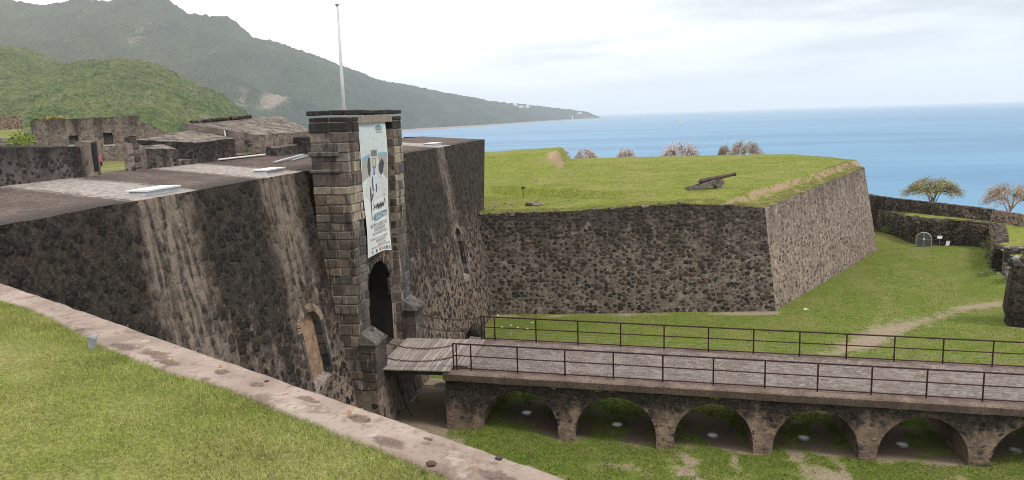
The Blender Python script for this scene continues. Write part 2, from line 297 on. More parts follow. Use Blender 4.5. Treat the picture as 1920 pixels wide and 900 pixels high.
m, t = mat('bridge coping'); P = t.n('NewGeometry', 0); x, y, z = t.xyz(P)
n1 = t.noise(P, 1.2, 6, .65); n2 = t.noise(P, 11, 5, .7); rib = t.n('TexWave', 0, {'wave_type': 'BANDS', 'bands_direction': 'X'}, Vector=P, Scale=4.2, Distortion=.6)
col = t.mix(t.mr(n1, .35, .65), (.135, .098, .08), (.24, .18, .15)); col = t.mix(t.mr(n2, .45, .65, 0, .7), col, (.055, .045, .04))
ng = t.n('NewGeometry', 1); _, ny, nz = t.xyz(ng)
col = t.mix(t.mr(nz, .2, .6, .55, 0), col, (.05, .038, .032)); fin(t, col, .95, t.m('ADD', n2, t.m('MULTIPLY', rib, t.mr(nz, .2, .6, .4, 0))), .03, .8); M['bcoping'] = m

m, t = mat('paving setts'); P = t.n('NewGeometry', 0); wv = t.v('MULTIPLY', t.v('SUBTRACT', t.noise(P, 2.0, 3, .5, 1), (.5,)*3), (.09,)*3)
br = t.n('TexBrick', None, {'offset': .5}, Vector=t.v('ADD', P, wv), Scale=1.0, Mortar_Size=.016, Mortar_Smooth=.3, Brick_Width=.29, Row_Height=.25)
br.inputs['Color1'].default_value = (0, 0, 0, 1); br.inputs['Color2'].default_value = (1, 1, 1, 1)
bc, _, _ = t.xyz(br.outputs['Color'])
col = t.ramp(bc, [(0, (.145, .118, .106)), (.3, (.175, .148, .136)), (.6, (.2, .174, .163)), (1, (.235, .21, .198))]); nn = t.noise(P, 7, 5, .7); k = t.mr(nn, .3, .7, .65, 1.25); col = t.mix(1.0, col, t.comb(k, k, k), 'MULTIPLY')
col = t.mix(br.outputs['Fac'], col, t.mix(t.mr(t.noise(P, .7, 3, .6), .5, .6), (.10, .08, .07), (.25, .225, .21)))
col = t.mix(t.mr(t.noise(P, .5, 5, .6), .55, .7, 0, .55), col, (.15, .115, .1)); col = t.mix(t.mr(t.noise(P, 1.5, 5, .7), .66, .72, 0, .7), col, (.17, .19, .06))
fin(t, col, .85, t.m('SUBTRACT', t.m('MULTIPLY', nn, .4), br.outputs['Fac']), .02, .8); M['setts'] = m

m, t = mat('weathered planks'); P = t.n('NewGeometry', 0); x, y, z = t.xyz(P)
gr = t.noise(t.comb(t.m('MULTIPLY', x, 22), t.m('MULTIPLY', y, 1.2), z), 1.0, 5, .6); pk = t.n('TexWhiteNoise', 0, {'noise_dimensions': '1D'}, W=t.m('FLOOR', t.m('DIVIDE', t.m('ADD', x, 5), .2)))
col = t.mix(t.mr(gr, .3, .7), (.21, .18, .165), (.38, .335, .31)); k = t.mr(pk, 0, 1, .75, 1.2); col = t.mix(1.0, col, t.comb(k, k, k), 'MULTIPLY'); col = t.mix(t.mr(t.noise(P, 1.5, 5, .6), .55, .7, 0, .5), col, (.17, .12, .105))
fin(t, col, .85, gr, .01, .5); M['plank'] = m

M['lawn_fg'] = grassmat('foreground turf', (.18, .21, .05), (.24, .25, .08), (.26, .25, .1), attr=False, sc=2.5, rel=.03)
M['lawn_ditch'] = grassmat('ditch turf', (.11, .155, .028), (.155, .19, .042), (.19, .195, .065), sc=1.0, arch_shade=True)
M['lawn_top'] = grassmat('bastion turf', (.15, .19, .034), (.21, .235, .05), (.225, .225, .075), dirt=(.33, .24, .17), sc=.9)
M['courtyard'] = grassmat('courtyard turf', (.13, .155, .04), (.18, .19, .06), (.24, .22, .11), attr=False, sc=.6)
M['blade'] = vcol('grass blades', .75, 3, .25, .001)
M['leaf'] = vcol('leaves', .7, 5, .25, .001)
M['bark'] = plain('grey brown bark', (.13, .1, .09), .95, .35, 12)
M['barkpink'] = plain('pale pink brown bark', (.36, .28, .27), .95, .35, 12)
M['rail'] = plain('dark maroon paint', (.034, .009, .012), .6, .4, 20, 0, .3, grime=(.05, .022, .02))
M['iron'] = plain('rusty iron', (.075, .045, .045), .6, .4, 14, .2, .4, grime=(.1, .055, .04))
M['chain'] = plain('rusted chain iron', (.07, .035, .035), .7, .4, 30, .2, .4)
M['wood_grey'] = plain('silvered oak', (.16, .14, .13), .9, .45, 7, grime=(.05, .042, .038))
M['white'] = plain('white paint', (.72, .72, .73), .5, .08, 3)
M['pole'] = plain('off white mast paint', (.62, .62, .62), .5, .1, 2)
M['grey'] = plain('grey metal', (.28, .29, .3), .5, .2, 10, .3)
M['galv'] = plain('galvanised steel', (.42, .44, .46), .45, .15, 12, .5)
M['black'] = plain('black rubber', (.015, .015, .016), .7, .2, 10)
M['darksteel'] = plain('dark steel', (.02, .018, .018), .7, .3, 10)
M['glass'] = plain('frosted lamp glass', (.5, .53, .54), .3, .1, 5, 0, .5)
M['rock'] = plain('pale rubble', (.27, .23, .21), .95, .4, 9, grime=(.1, .08, .07))
M['leafdry'] = plain('dry yellow leaf', (.42, .3, .15), .8, .25, 30)
M['leafbrown'] = plain('dry orange brown leaf', (.3, .16, .085), .8, .25, 30)
M['skin'] = plain('skin', (.16, .08, .05), .6, .1, 20)
M['pink'] = plain('pink cotton', (.62, .1, .2), .85, .15, 20)
M['tcloth'] = plain('dark trousers', (.04, .03, .035), .85, .2, 20)
M['tile'] = plain('orange red tiles', (.5, .2, .12), .8, .2, 3)

# ================================================================== LARGE STRUCTURE
# ---- sea
SEA = -40.0
m, t = mat('sea water'); P = t.n('NewGeometry', 0); x, y, z = t.xyz(P)
s1 = t.noise(t.comb(t.m('MULTIPLY', x, .0008), t.m('MULTIPLY', y, .004), 0.0), 1.0, 5, .6); s2 = t.noise(t.comb(t.m('MULTIPLY', x, .012), t.m('MULTIPLY', y, .035), 0.0), 1.0, 4, .6)
col = t.mix(t.mr(s1, .36, .64), (.045, .168, .335), (.088, .258, .43)); col = t.mix(t.mr(s2, .45, .75, 0, .35), col, (.13, .33, .46)); col = t.mix(t.mr(t.noise(t.comb(t.m('MULTIPLY', x, .0015), t.m('MULTIPLY', y, .012), 0.0), 1.0, 3, .5), .62, .7, 0, .12), col, (.4, .55, .66))
fin(t, col, .4, t.m('ADD', t.noise(t.v('MULTIPLY', P, (.05, .11, 1)), 1.0, 5, .65), t.noise(t.v('MULTIPLY', P, (.3, .5, 1)), 1.0, 3, .6)), .8, .5, .22); M['sea'] = m
mb = MB(); n = 96; mb.v = [(0, 0, SEA)]+[(36000*math.cos(2*math.pi*k/n), 36000*math.sin(2*math.pi*k/n), SEA) for k in range(n)]; mb.c = [(1, 1, 1)]*(n+1); mb.f = [(0, 1+k, 1+(k+1) % n) for k in range(n)]
tag(mb.build('sea', M['sea']), kind='structure')
# ---- inland plain under the hills
def canopy(name, a, b, c, sc, scar=(.3, .24, .21), bd=4.0):
    m, t = mat(name); P = t.n('NewGeometry', 0)
    vo = t.n('TexVoronoi', None, {'feature': 'F1'}, Vector=P, Scale=1/sc, Randomness=1.0); r1, r2, r3 = t.xyz(vo.outputs['Color'])
    big = t.noise(P, .12/sc, 6, .6); fine = t.noise(P, 1.6/sc, 5, .65)
    col = t.mix(r1, a, b); col = t.mix(t.mr(big, .42, .62, 0, .85), col, c); k = t.mr(fine, .3, .7, .55, 1.35); col = t.mix(1.0, col, t.comb(k, k, k), 'MULTIPLY')
    d = t.n('Attribute', 2, {'attribute_name': 'dirt'}); dm = t.mr(t.m('ADD', d, t.m('MULTIPLY', t.m('ADD', t.m('SUBTRACT', fine, .5), t.m('MULTIPLY', t.m('SUBTRACT', big, .5), 2.0)), 1.0)), .3, .8, 0, .8)
    col = t.mix(dm, col, t.mix(fine, tuple(q*.75 for q in scar), tuple(q*1.25 for q in scar)))
    h = t.m('ADD', t.m('MULTIPLY', t.m('SUBTRACT', 1.0, vo.outputs['Distance']), t.m('SUBTRACT', 1.0, dm)), t.m('MULTIPLY', fine, .6))
    fin(t, col, .95, h, bd, 1.0, .05); return m
M['near_hill'] = canopy('hill woodland', (.065, .125, .032), (.19, .25, .075), (.22, .26, .09), 7.5, bd=20)
M['far_hill'] = canopy('mountain woodland', (.019, .038, .026), (.036, .058, .034), (.05, .078, .036), 16, bd=14)
tag(MB().add([(-60, -300, -36), (-60, 160, -36), (-420, 760, -36), (-1300, 2700, -36), (-4500, 3000, -36), (-4500, -300, -36)], [(0, 1, 2, 3, 4, 5)]).build('plain', M['near_hill']), kind='structure')

def interp(pts, u):
    k = u*(len(pts)-1); i = min(int(k), len(pts)-2); f = k-i
    return tuple(a+(b-a)*f for a, b in zip(pts[i], pts[i+1]))
def hill(name, ridge, dbase, zb, nu, nv, mtl, spur=0.0, ssc=1/400, prof=1.1, bump=0.0, bsc=1/9, rag=0.0, scars=()):
    # ridge: (px, py, distance); dbase: list of distances of the foot along the same columns
    xs = [r[0] for r in ridge]; V = []; D = []
    for i in range(nu+1):
        px = xs[0]+(xs[-1]-xs[0])*i/nu
        py = float(np.interp(px, xs, [r[1] for r in ridge])); dr = float(np.interp(px, xs, [r[2] for r in ridge])); db = float(np.interp(px, [d[0] for d in dbase], [d[1] for d in dbase]))
        R = at_dist(px, py, dr); zs = at_dist(px, float(np.mean(np.interp(np.linspace(px-min(90, px-xs[0], xs[-1]-px), px+min(90, px-xs[0], xs[-1]-px), 19), xs, [r[1] for r in ridge]))), dr).z; dx, dy = (R.x-CAM.x)/dr, (R.y-CAM.y)/dr
        for j in range(nv+7):
            v = j/nv
            if v <= 1: d = db+(dr-db)*v; kk = sst(v, .72, 1); z = zb+(zs*(1-kk)+R.z*kk-zb)*v**prof
            else: q = v-1; d = dr+(dr-db)*q*2.2; z = R.z-(R.z-zb)*min(1, q*5)**1.5*1.02
            X, Y = CAM.x+dx*d, CAM.y+dy*d; wt = math.sin(math.pi*min(1, v))*.95+.05*min(1, v*8)
            sp = spur*min(1, max(0, (zs-zb-25)/420))
            if spur: z += sp*wt*(1-2.2*abs(mn.noise(Vector((X*ssc, Y*ssc, 3.1)))) - .35)+.4*sp*wt*mn.noise(Vector((X*ssc*2.7, Y*ssc*2.7, 8)))
            if bump: z += bump*(mn.cell(Vector((X*bsc*.9, Y*bsc*.9, 0)))*.0+abs(mn.noise(Vector((X*bsc, Y*bsc, z*bsc*.5))))*1.6+mn.noise(Vector((X*bsc*2.3, Y*bsc*2.3, 4)))*.6)*(.25 if v <= 0 else 1)
            if rag and .9 < v <= 1.02: z += rag*mn.noise(Vector((X/18, Y/18, 0)))
            s = 0
            for (sx, sy, sw, sh, st) in scars: s = max(s, st*(1-math.hypot((X-sx)/sw, (Y-sy)/sh)))
            V.append((X, Y, max(z, zb-2))); D.append(max(0, s))
    nj = nv+7; Fc = [(i*nj+j, (i+1)*nj+j, (i+1)*nj+j+1, i*nj+j+1) for i in range(nu) for j in range(nj-1)]
    return tag(np_obj(name, V, Fc, mtl, attrs={'dirt': D}, smooth=True), kind='structure')
big_ridge = [(-500, 90, 4600), (-250, 40, 4600), (0, 0, 4600), (40, 6, 4600), (75, 13, 4600), (130, 3, 4550), (150, -6, 4500), (175, 0, 4500), (212, 4, 4500), (222, -14, 4450), (305, -12, 4400), (318, 4, 4400), (350, 25, 4400), (395, 30, 4400), (428, 32, 4400), (450, 48, 4400), (475, 71, 4400), (520, 80, 4450), (550, 92, 4500), (600, 108, 4600), (640, 124, 4700), (680, 138, 4800), (700, 147, 4900), (730, 155, 5000), (770, 161, 5100), (820, 172, 5300), (870, 181, 5500), (920, 190, 5800), (960, 194, 6000), (1000, 198, 6300), (1040, 203, 6600), (1075, 207, 6900), (1100, 210, 7000), (1112, 215, 7050), (1124, 220, 7100)]
def scar(px, py, d, w_, h_, s): q = at_dist(px, py, d); return (q.x, q.y, w_, h_, s)
hill('mountain', big_ridge, [(-500, 2600), (560, 2700), (640, 2850), (760, 3330), (900, 4000), (1000, 5250), (1060, 6200), (1124, 7000)], SEA-1, 420, 90, M['far_hill'], spur=130, ssc=1/600, prof=1.25, bump=7, bsc=1/26, rag=10,
     scars=[scar(515, 207, 3150, 110, 150, .8), scar(262, 85, 3950, 50, 120, .6), scar(455, 200, 3150, 60, 150, .8)])
hill('green_hill', [(-420, 20, 1750), (-200, 60, 1750), (-60, 78, 1750), (0, 85, 1750), (50, 92, 1740), (90, 108, 1730), (125, 124, 1720), (180, 150, 1700), (300, 215, 1650)], [(-420, 900), (300, 900)], -37, 200, 60, M['near_hill'], spur=12, ssc=1/160, prof=.9, bump=5, bsc=1/10)
hill('green_hill', [(-300, 240, 1500), (-100, 205, 1500), (0, 172, 1500), (60, 140, 1500), (105, 124, 1500), (150, 117, 1500), (200, 113, 1500), (250, 114, 1500), (280, 118, 1490), (310, 128, 1480), (345, 147, 1470), (372, 163, 1460), (400, 170, 1450), (425, 186, 1440), (450, 204, 1430), (470, 222, 1420), (490, 245, 1410), (520, 290, 1400)], [(-300, 700), (520, 800)], -37, 330, 110, M['near_hill'], spur=20, ssc=1/150, prof=.85, bump=5, bsc=1/10,
     scars=[scar(352, 167, 1330, 26, 10, 2.0), scar(388, 240, 1080, 6, 30, 1.3)])
# narrow stony beach along the foot of the headland
M['beach'] = plain('shore stones', (.25, .2, .18), .95, .3, .05)
mb = MB(); pts = [at_dist(px, 250, d) for px, d in ((690, 2960), (760, 3300), (830, 3600), (900, 3960), (950, 4600), (1000, 5200), (1060, 6150), (1124, 6980), (1136, 7050))]
V = []
for p in pts:
    d = Vector((p.x-CAM.x, p.y-CAM.y, 0)); L = d.length; d /= L
    for dd, zz in ((-110, SEA-.5), (-20, SEA+3.5), (60, SEA+7)): q = CAM+d*(L+dd); V.append((q.x, q.y, zz))
mb.add(V, [(i*3+k, (i+1)*3+k, (i+1)*3+k+1, i*3+k+1) for i in range(len(pts)-1) for k in (0, 1)])
tag(mb.build('beach', M['beach']), kind='structure')

# ---- courtyard ground inside the fort, falling away beyond
def zcourt(x, y):
    d = max(0, math.hypot((x+55)/75, (y-30)/85)-1)
    return 6.0 - 46*sst(d, 0, .8) + .15*fr(x, y, 0, .15) - 30*sst(x+22+max(0, y-34)*.35, -6, 0)*sst(y, 26, 33)
V, Fc = grid(list(np.linspace(-190, -11.4, 60)), list(np.linspace(-130, 175, 90)), zcourt)
tag(np_obj('courtyard', V, Fc, M['courtyard'], smooth=True), kind='structure')
# ---- shore slope seaward of the bastion and counterscarp
def zshore(x, y):
    d = math.hypot(x-6.9, y+29); return max(-44, -3.4 - .34*max(0, d-100) + .4*fr(x, y, 0, .05))
V, Fc = grid(list(np.linspace(-60, 230, 60)), list(np.linspace(-60, 330, 80)), lambda x, y: zshore(x, y) if (y > 64 or x > 43) else -12)
tag(np_obj('shore_slope', V, Fc, M['courtyard'], smooth=True), kind='structure')

# ---- ditch floor
def zditch(x, y):
    near = -2.45-.5*sst(x, -1.5, 7)-.012*max(0, x-8)
    z = near + (-4.4-near)*sst(y, 2, 24) if y > 2 else near
    z += .05*fr(x, y, 0, .4) + .1*fr(x, y, 3, .08, 2)
    z += .55*math.exp(-((x-39)**2/30+(y-50)**2/14)) + .5*math.exp(-((x-33.6)**2/6+(y-60)**2/20))
    z += .8*math.exp(-((x-35.2)**2/3+(y-35.5)**2/7))
    return z
path = [(14.5, 5), (17.6, 15.5), (20.5, 19), (23.5, 22.5), (26.5, 25.5), (29.5, 28.2), (33.5, 30.2), (44, 33)]
path2 = [(20, 18), (24.5, 28), (26.5, 34), (28.5, 40), (32, 47), (34.8, 52.5)]
def dirt(x, y):
    d = .52*math.exp(-(seg_d((x, y), path)/1.25)**2) + .30*math.exp(-(seg_d((x, y), path2)/1.6)**2)
    d = max(d, .75*math.exp(-(seg_d((x, y), [(29.3, 28.2), (33.5, 30.2), (44, 33)])/.8)**2))
    if -3.5 < y < 6:
        u = sst(y, -1.0, .5)*(1-sst(y, 2.6, 4.2)); d = max(d, u*(.60+1.15*fr(x, y, 11, .6, 3)))
        d = max(d, .6*math.exp(-((y+2.2)/1.6)**2)*(.42+1.3*fr(x, y, 5, .4)))
        for tx, tw in ((8.75, .38), (10.35, .34), (12.75, .36), (14.2, .34)):
            xx = tx+.25*fr(y, tx, 0, .5); d = max(d, (.56+.75*fr(x, y, 2, .9))*math.exp(-((x-xx)/(tw*(1+.5*fr(y, tx, 8, .6))))**2)*(1-sst(y, 2.5, 4)))
    d = max(d, .9*math.exp(-((y-(24.2+.1*(x+4)))/.5)**2)*(1 if x < 16.6 else 0)*(.6+.7*fr(x, 1, 0, .4)))   # bare strip along the foot of the bastion
    if x < -1.0 and -2 < y < 6: d = max(d, .95)
    if math.hypot(x-31.4, y-23.6) < 1.6: d = max(d, .8*(1-math.hypot(x-31.4, y-23.6)/1.6))
    return d
xs = np.concatenate([np.arange(-7, 24, .22), np.arange(24, 62, .6)]); ys = np.concatenate([np.arange(-22, -4, .6), np.arange(-4, 6, .2), np.arange(6, 30, .35), np.arange(30, 66, .55)])
V, Fc = grid(list(xs), list(ys), zditch)
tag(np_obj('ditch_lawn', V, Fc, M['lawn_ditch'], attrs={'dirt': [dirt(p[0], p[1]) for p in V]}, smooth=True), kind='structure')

# ---- fort main wall -------------------------------------------------
BX = lambda z: -4.75-.165*z
ZT = 8.3
fort = thing('fortress_wall', 'long dark leaning stone wall with brown flat roof on both sides of the gate tower', 'fort wall', (-6, 5, -3))
def zroof(x, y): return 8.3+.07*(-6.12-x)+.03*fr(x, y, 0, .5)+.012*fr(x, y, 4, 3)
def wall_strip(y0, y1, niches):
    """battered face as a fine grid with niche openings left out; niches: (y0, y1, sill, spring, crown)"""
    ys = list(np.arange(y0, y1, .33))+[y1]
    for a, b, si, sp, cr in niches: ys += list(np.linspace(a, b, 9))
    ys = sorted(set(round(q, 4) for q in ys)); mb = MB()
    def P(y, z):
        d = .05*fr(y, z, 1, .8)+.03*fr(y, z, 5, 2.5, 3); e = zroof(-6.118, y)-ZT+.004 if z > ZT-.01 else 0
        ye = y if y < 21 else 21+(y-21)*((34-1.05*(8.3-z) if z > 3 else 28.43-.18*(3-z))-21)/13; return (BX(z)+d*(0 if z > ZT-.01 else 1), ye, z+e)
    def col(ya, yb, za0, zb0, za1, zb1):
        n = max(1, int((max(za1, zb1)-min(za0, zb0))/.33)); vs = []
        for k in range(n+1): f = k/n; vs += [P(ya, za0+(za1-za0)*f), P(yb, zb0+(zb1-zb0)*f)]
        mb.add(vs, [(2*k, 2*k+1, 2*k+3, 2*k+2) for k in range(n)])
    for ya, yb in zip(ys, ys[1:]):
        nn = [q for q in niches if q[0]-1e-3 <= ya and yb <= q[1]+1e-3]
        if not nn: col(ya, yb, -5, -5, ZT, ZT)
        else:
            a, b, si, sp, cr = nn[0]; arc = lambda y: sp+(cr-sp)*math.sqrt(max(0, 1-((2*y-a-b)/(b-a))**2))
            col(ya, yb, -5, -5, si, si); col(ya, yb, arc(ya), arc(yb), ZT, ZT)
    return mb
NL = (-4.3, -2.65, .62, 2.7, 3.25); NR = (18.6, 20.2, -.35, 2.35, 2.95)
wall_strip(-24, .4, [NL]).build('wall_face', M['wall'], fort, smooth=False)
wall_strip(5.0, 34, [NR]).build('wall_face', M['wall'], fort, smooth=False)
V, Fc = grid(list(np.linspace(-11.6, -6.16, 26))+[-6.118], list(np.linspace(-24, 34, 240)), zroof)
np_obj('roof', V, Fc, M['roof'], smooth=True, parent=fort)
mb = MB(); mb.box(-14, -11.58, 11.6, 34, 3, 8.62); mb.add([(-6.12, 34, 8.3), (-14, 36.5, 8.62), (-14, 34, 2), (-5.24, 28.45, 3.0), (-4.9, 28.2, 1.0)], [(0, 1, 2, 4, 3)]); mb.add([(-11.6, 34, 8.67), (-6.12, 34, 8.3), (-14, 36.5, 8.62)], [(0, 1, 2)]); mb.build('end_wall', M['wall'], fort)
def niche(nq, deep, back_mat, jamb_cols, name):
    a, b, si, sp, cr = nq; mb = MB(); N = 8; arc = lambda y: sp+(cr-sp)*math.sqrt(max(0, 1-((2*y-a-b)/(b-a))**2))
    xb = deep; ys = list(np.linspace(a, b, N+1)); XB = lambda z: BX(z)-.30
    back = MB(); back.add([(XB(si), y, si) for y in ys]+[(XB(arc(y)+.05), y, arc(y)+.05) for y in ys], [(k, k+1, N+2+k, N+1+k) for k in range(N)])
    nb = back.build('infill', back_mat, fort)
    blk = MB()
    for y, s in ((a, -1), (b, 1)):
        z = si
        while z < sp-.02:
            h = min(random.uniform(.3, .46), sp-z); 
            if sp-z-h < .12: h = sp-z
            lo, hi = BX(z+h/2)-.02, xb; c = random.choice(jamb_cols); inn = random.uniform(.02, .10)
            blk.hexa([(xb-.05, min(y-s*inn, y+s*.16), z+.012), (BX(z)+.012, min(y-s*inn, y+s*.16), z+.012), (BX(z)+.012, max(y-s*inn, y+s*.16), z+.012), (xb-.05, max(y-s*inn, y+s*.16), z+.012)],
                     [(xb-.05, min(y-s*inn, y+s*.16), z+h-.012), (BX(z+h)+.012, min(y-s*inn, y+s*.16), z+h-.012), (BX(z+h)+.012, max(y-s*inn, y+s*.16), z+h-.012), (xb-.05, max(y-s*inn, y+s*.16), z+h-.012)], c); z += h
    blk.build('jamb', M['ashlar'], nb, color=True)
    ar = MB(); N2 = 22
    for k in range(N2):                                                         # arch of thin bricks
        def q(f, r, x): u = math.pi*(1-f); c = (a+b)/2; return (x, c+((b-a)/2+r)*math.cos(u), sp+((cr-sp)+r)*math.sin(u))
        f0, f1 = k/N2+.006, (k+1)/N2-.006; zz = lambda f, r: BX(q(f, r, 0)[2])+.02
        kk = random.uniform(.75, 1.15); ar.hexa([q(f0, 0, xb), q(f0, 0, zz(f0, 0)), q(f0, .3, zz(f0, .3)), q(f0, .3, xb)], [q(f1, 0, xb), q(f1, 0, zz(f1, 0)), q(f1, .3, zz(f1, .3)), q(f1, .3, xb)], tuple(v*kk for v in (.27, .21, .155)))
    ar.build('arch', M['ashlar'], nb, color=True)
    si_ = MB(); si_.hexa([(xb-.1, a, si-.3), (BX(si-.3), a, si-.3), (BX(si-.3), b, si-.3), (xb-.1, b, si-.3)], [(xb-.1, a, si+.3), (BX(si)+.03, a, si-.02), (BX(si)+.03, b, si-.02), (xb-.1, b, si+.3)])
    si_.build('sill', M['rock'], nb)
darkc = [(.05, .052, .055), (.07, .066, .062), (.09, .08, .075)]
niche(NL, -5.62, M['cream'], darkc, 'x'); niche(NR, -5.45, M['base'], [(.16, .14, .125), (.05, .05, .05), (.2, .18, .165), (.09, .08, .075)], 'y')

# ---- gate tower ------------------------------------------------------
TX, TB, Y0, Y1 = -4.24, -5.78, -1.15, 5.6; RX = -4.60; R0, R1 = .08, 4.38; G0, G1, GS, GC = .55, 3.98, 2.35, 4.05
tower = thing('gate_tower', 'tall block-built gate tower with dark cap slab and black arched entrance', 'gate tower', (-4.9, 2.2, -.7))
core = MB(); e = .03
core.box(TB+e, TX-e, Y0+e, R0, -3.3, 10.36); core.box(TB+e, TX-e, R1, Y1-e, -3.3, 10.36)
core.box(TB+e, RX-e, R0, G0, -3.3, 10.36); core.box(TB+e, RX-e, G1, R1, -3.3, 10.36); core.box(TB+e, RX-e, G0, G1, -3.3, .05)
N = 16; arc = lambda y: GS+(GC-GS)*math.sqrt(max(0, 1-((2*y-G0-G1)/(G1-G0))**2))
ys = list(np.linspace(G0, G1, N+1))
for ya, yb in zip(ys, ys[1:]): core.hexa([(TB+e, ya, arc(ya)), (RX-e, ya, arc(ya)), (RX-e, yb, arc(yb)), (TB+e, yb, arc(yb))], [(TB+e, ya, 10.36), (RX-e, ya, 10.36), (RX-e, yb, 10.36), (TB+e, yb, 10.36)])
core.box(TB+e, TX-e, R0, R1, 10.1, 10.36)
core.build('core', M['joint'], tower)
_pal = [(.042, .042, .045), (.065, .062, .061), (.09, .07, .063), (.105, .08, .068), (.062, .05, .048), (.13, .112, .1), (.1, .096, .093), (.15, .123, .104), (.05, .046, .046)]
pal = [tuple(.6*a_+.4*b_ for a_, b_ in zip(q, (.085, .074, .067))) for q in _pal]
def blockcol(side, z):
    k = random.uniform(.8, 1.2); cr_ = (.32*k, .27*k, .215*k)
    if side == 'front' and (8.02 < z < 8.9 or (6.35 < z < 7.65 and random.random() < .85)): return cr_
    if side == 'side' and 7.2 < z < 7.8 and random.random() < .9: return cr_
    if z > 9.7: return tuple(v*.5*k for v in random.choice(pal))
    if side == 'front' and z < 5.5: return tuple(v*1.15*k for v in random.choice(pal[:2]*2+pal[2:3]+pal[5:7]*2))
    return tuple(v*c_*k for v, c_ in zip(random.choice(pal), (1.75, 1.6, 1.5)))
def courses(z0, z1, lo, hi):
    zs = [z0]
    while zs[-1] < z1-hi: zs.append(zs[-1]+random.uniform(lo, hi))
    zs.append(z1); return zs
CZ = courses(-.6, 10.35, .33, .52)
def ashlar(mb, plane, p, a, b, side, zs, wl=.36, wh=.9, skip=None):
    """blocks on a face; plane 'x' = facing +x at x=p running along y, '-y'/'y' = facing along y at y=p running along x"""
    for z0, z1 in zip(zs, zs[1:]):
        u = a
        while u < b-.01:
            v = min(b, u+random.uniform(wl, wh)); v = b if b-v < .18 else v
            if not (skip and skip((u+v)/2, (z0+z1)/2)):
                pr = random.uniform(.0, .05); g = random.uniform(.008, .02)
                if plane == 'x': mb.bev(p-.14, p+pr, u+g, v-g, z0+g, z1-g, .028, .014, blockcol(side, (z0+z1)/2))
                elif plane == '-y': mb.bev(u+g, v-g, p-pr, p+.14, z0+g, z1-g, .028, .014, blockcol(side, (z0+z1)/2))
                else: mb.bev(u+g, v-g, p-.14, p+pr, z0+g, z1-g, .028, .014, blockcol(side, (z0+z1)/2))
            u = v
bl = MB(); ashlar(bl, '-y', Y0, TB, TX, 'side', CZ); ashlar(bl, 'y', Y1, TB, TX, 'side', CZ)
ashlar(bl, 'x', TX, Y0, R0, 'front', CZ, .3, .7); ashlar(bl, 'x', TX, R1, Y1, 'front', CZ, .3, .7)
bl.build('facing_blocks', M['ashlar'], tower, color=True)
bl = MB(); ashlar(bl, 'x', RX, R0, R1, 'recess', CZ, skip=lambda u, z: (G0-.05 < u < G1+.05 and z < arc(min(max(u, G0), G1))+.28) or z < .1)
ashlar(bl, 'y', R0-.02, RX, TX, 'recess', CZ, .4, .5); ashlar(bl, '-y', R1+.02, RX, TX, 'recess', CZ, .4, .5)
bl.build('recess_blocks', M['ashlar'], tower, color=True)
bl = MB(); NV = 15
for k in range(NV):                                                             # voussoirs of the gate arch
    def q(f, r, x): u = math.pi*(1-f); c = (G0+G1)/2; return (x, c+((G1-G0)/2+r)*math.cos(u), GS+((GC-GS)+r)*math.sin(u))
    f0, f1 = k/NV+.006, (k+1)/NV-.006; k_ = random.uniform(.7, 1.1); c = tuple(v*k_ for v in random.choice(pal[:5])); X0, X1 = RX-.35, RX+.03
    bl.hexa([q(f0, 0, X0), q(f0, 0, X1), q(f0, .34, X1), q(f0, .34, X0)], [q(f1, 0, X0), q(f1, 0, X1), q(f1, .34, X1), q(f1, .34, X0)], c)
bl.build('gate_arch', M['ashlar'], tower, color=True)
cp = MB(); yy = Y0-.06
while yy < Y1+.06:
    y2 = min(Y1+.06, yy+random.uniform(.9, 1.5)); y2 = Y1+.06 if Y1+.06-y2 < .4 else y2
    cp.bev(TB-.03, TX+.05+random.uniform(-.03, .03), yy+.006, y2-.006, 10.45+random.uniform(-.02, .02), 10.62+random.uniform(-.03, .02), .03, .02); yy = y2
cp.build('cap_slab', M['copdark'], tower)
sc_ = MB()
for z, pr, h in ((8.86, .16, .17), (8.22, .12, .14)): sc_.bev(TB-.05, TX-.35, Y0-pr, Y0+.1, z, z+h, .03, .012, (.12, .115, .105))
sc_.build('string_course', M['ashlar'], tower, color=True)
def plinth(y0, y1):
    p = MB(); x0, x1 = TX-.05, -3.62; a, b = y0, y1
    z = -.62
    for h in (.36, .42, .4, .38, .3): k_ = random.uniform(.7, 1.2); p.bev(x0, x1, a, b, z+.008, z+h-.008, .02, .01, tuple(v*k_ for v in random.choice(pal[:7]))); z += h
    p.bev(x0, x1+.08, a-.05, b+.05, z, z+.12, .03, .006, (.1, .094, .088)); z += .12
    p.hexa([(x0, a, z), (x1+.02, a, z), (x1+.02, b, z), (x0, b, z)], [(x0, a+.05, z+.42), (TX+.03, a+.05, z+.42), (TX+.03, b-.05, z+.42), (x0, b-.05, z+.42)], (.12, .108, .1))
    p.build('plinth', M['ashlar'], tower, color=True)
plinth(Y0-.05, R0+.05); plinth(R1-.05, Y1+.05)
bs = MB(); 
for (ya, yb) in ((Y0-.06, 0.2), (.2, 1.9), (1.9, 3.6), (3.6, Y1+.06)): bs.hexa([(-5.2, ya, -3.4), (-3.45, ya, -3.4), (-3.45, yb, -3.4), (-5.2, yb, -3.4)], [(-5.2, ya, -.63), (-3.66, ya, -.63), (-3.66, yb, -.63), (-5.2, yb, -.63)])
bs.box(-4.6, -3.75, R0, R1, -.63, -.1); bs.build('footing', M['base'], tower)
ps = MB(); X0, X1 = -16, RX-.02; e2 = .012
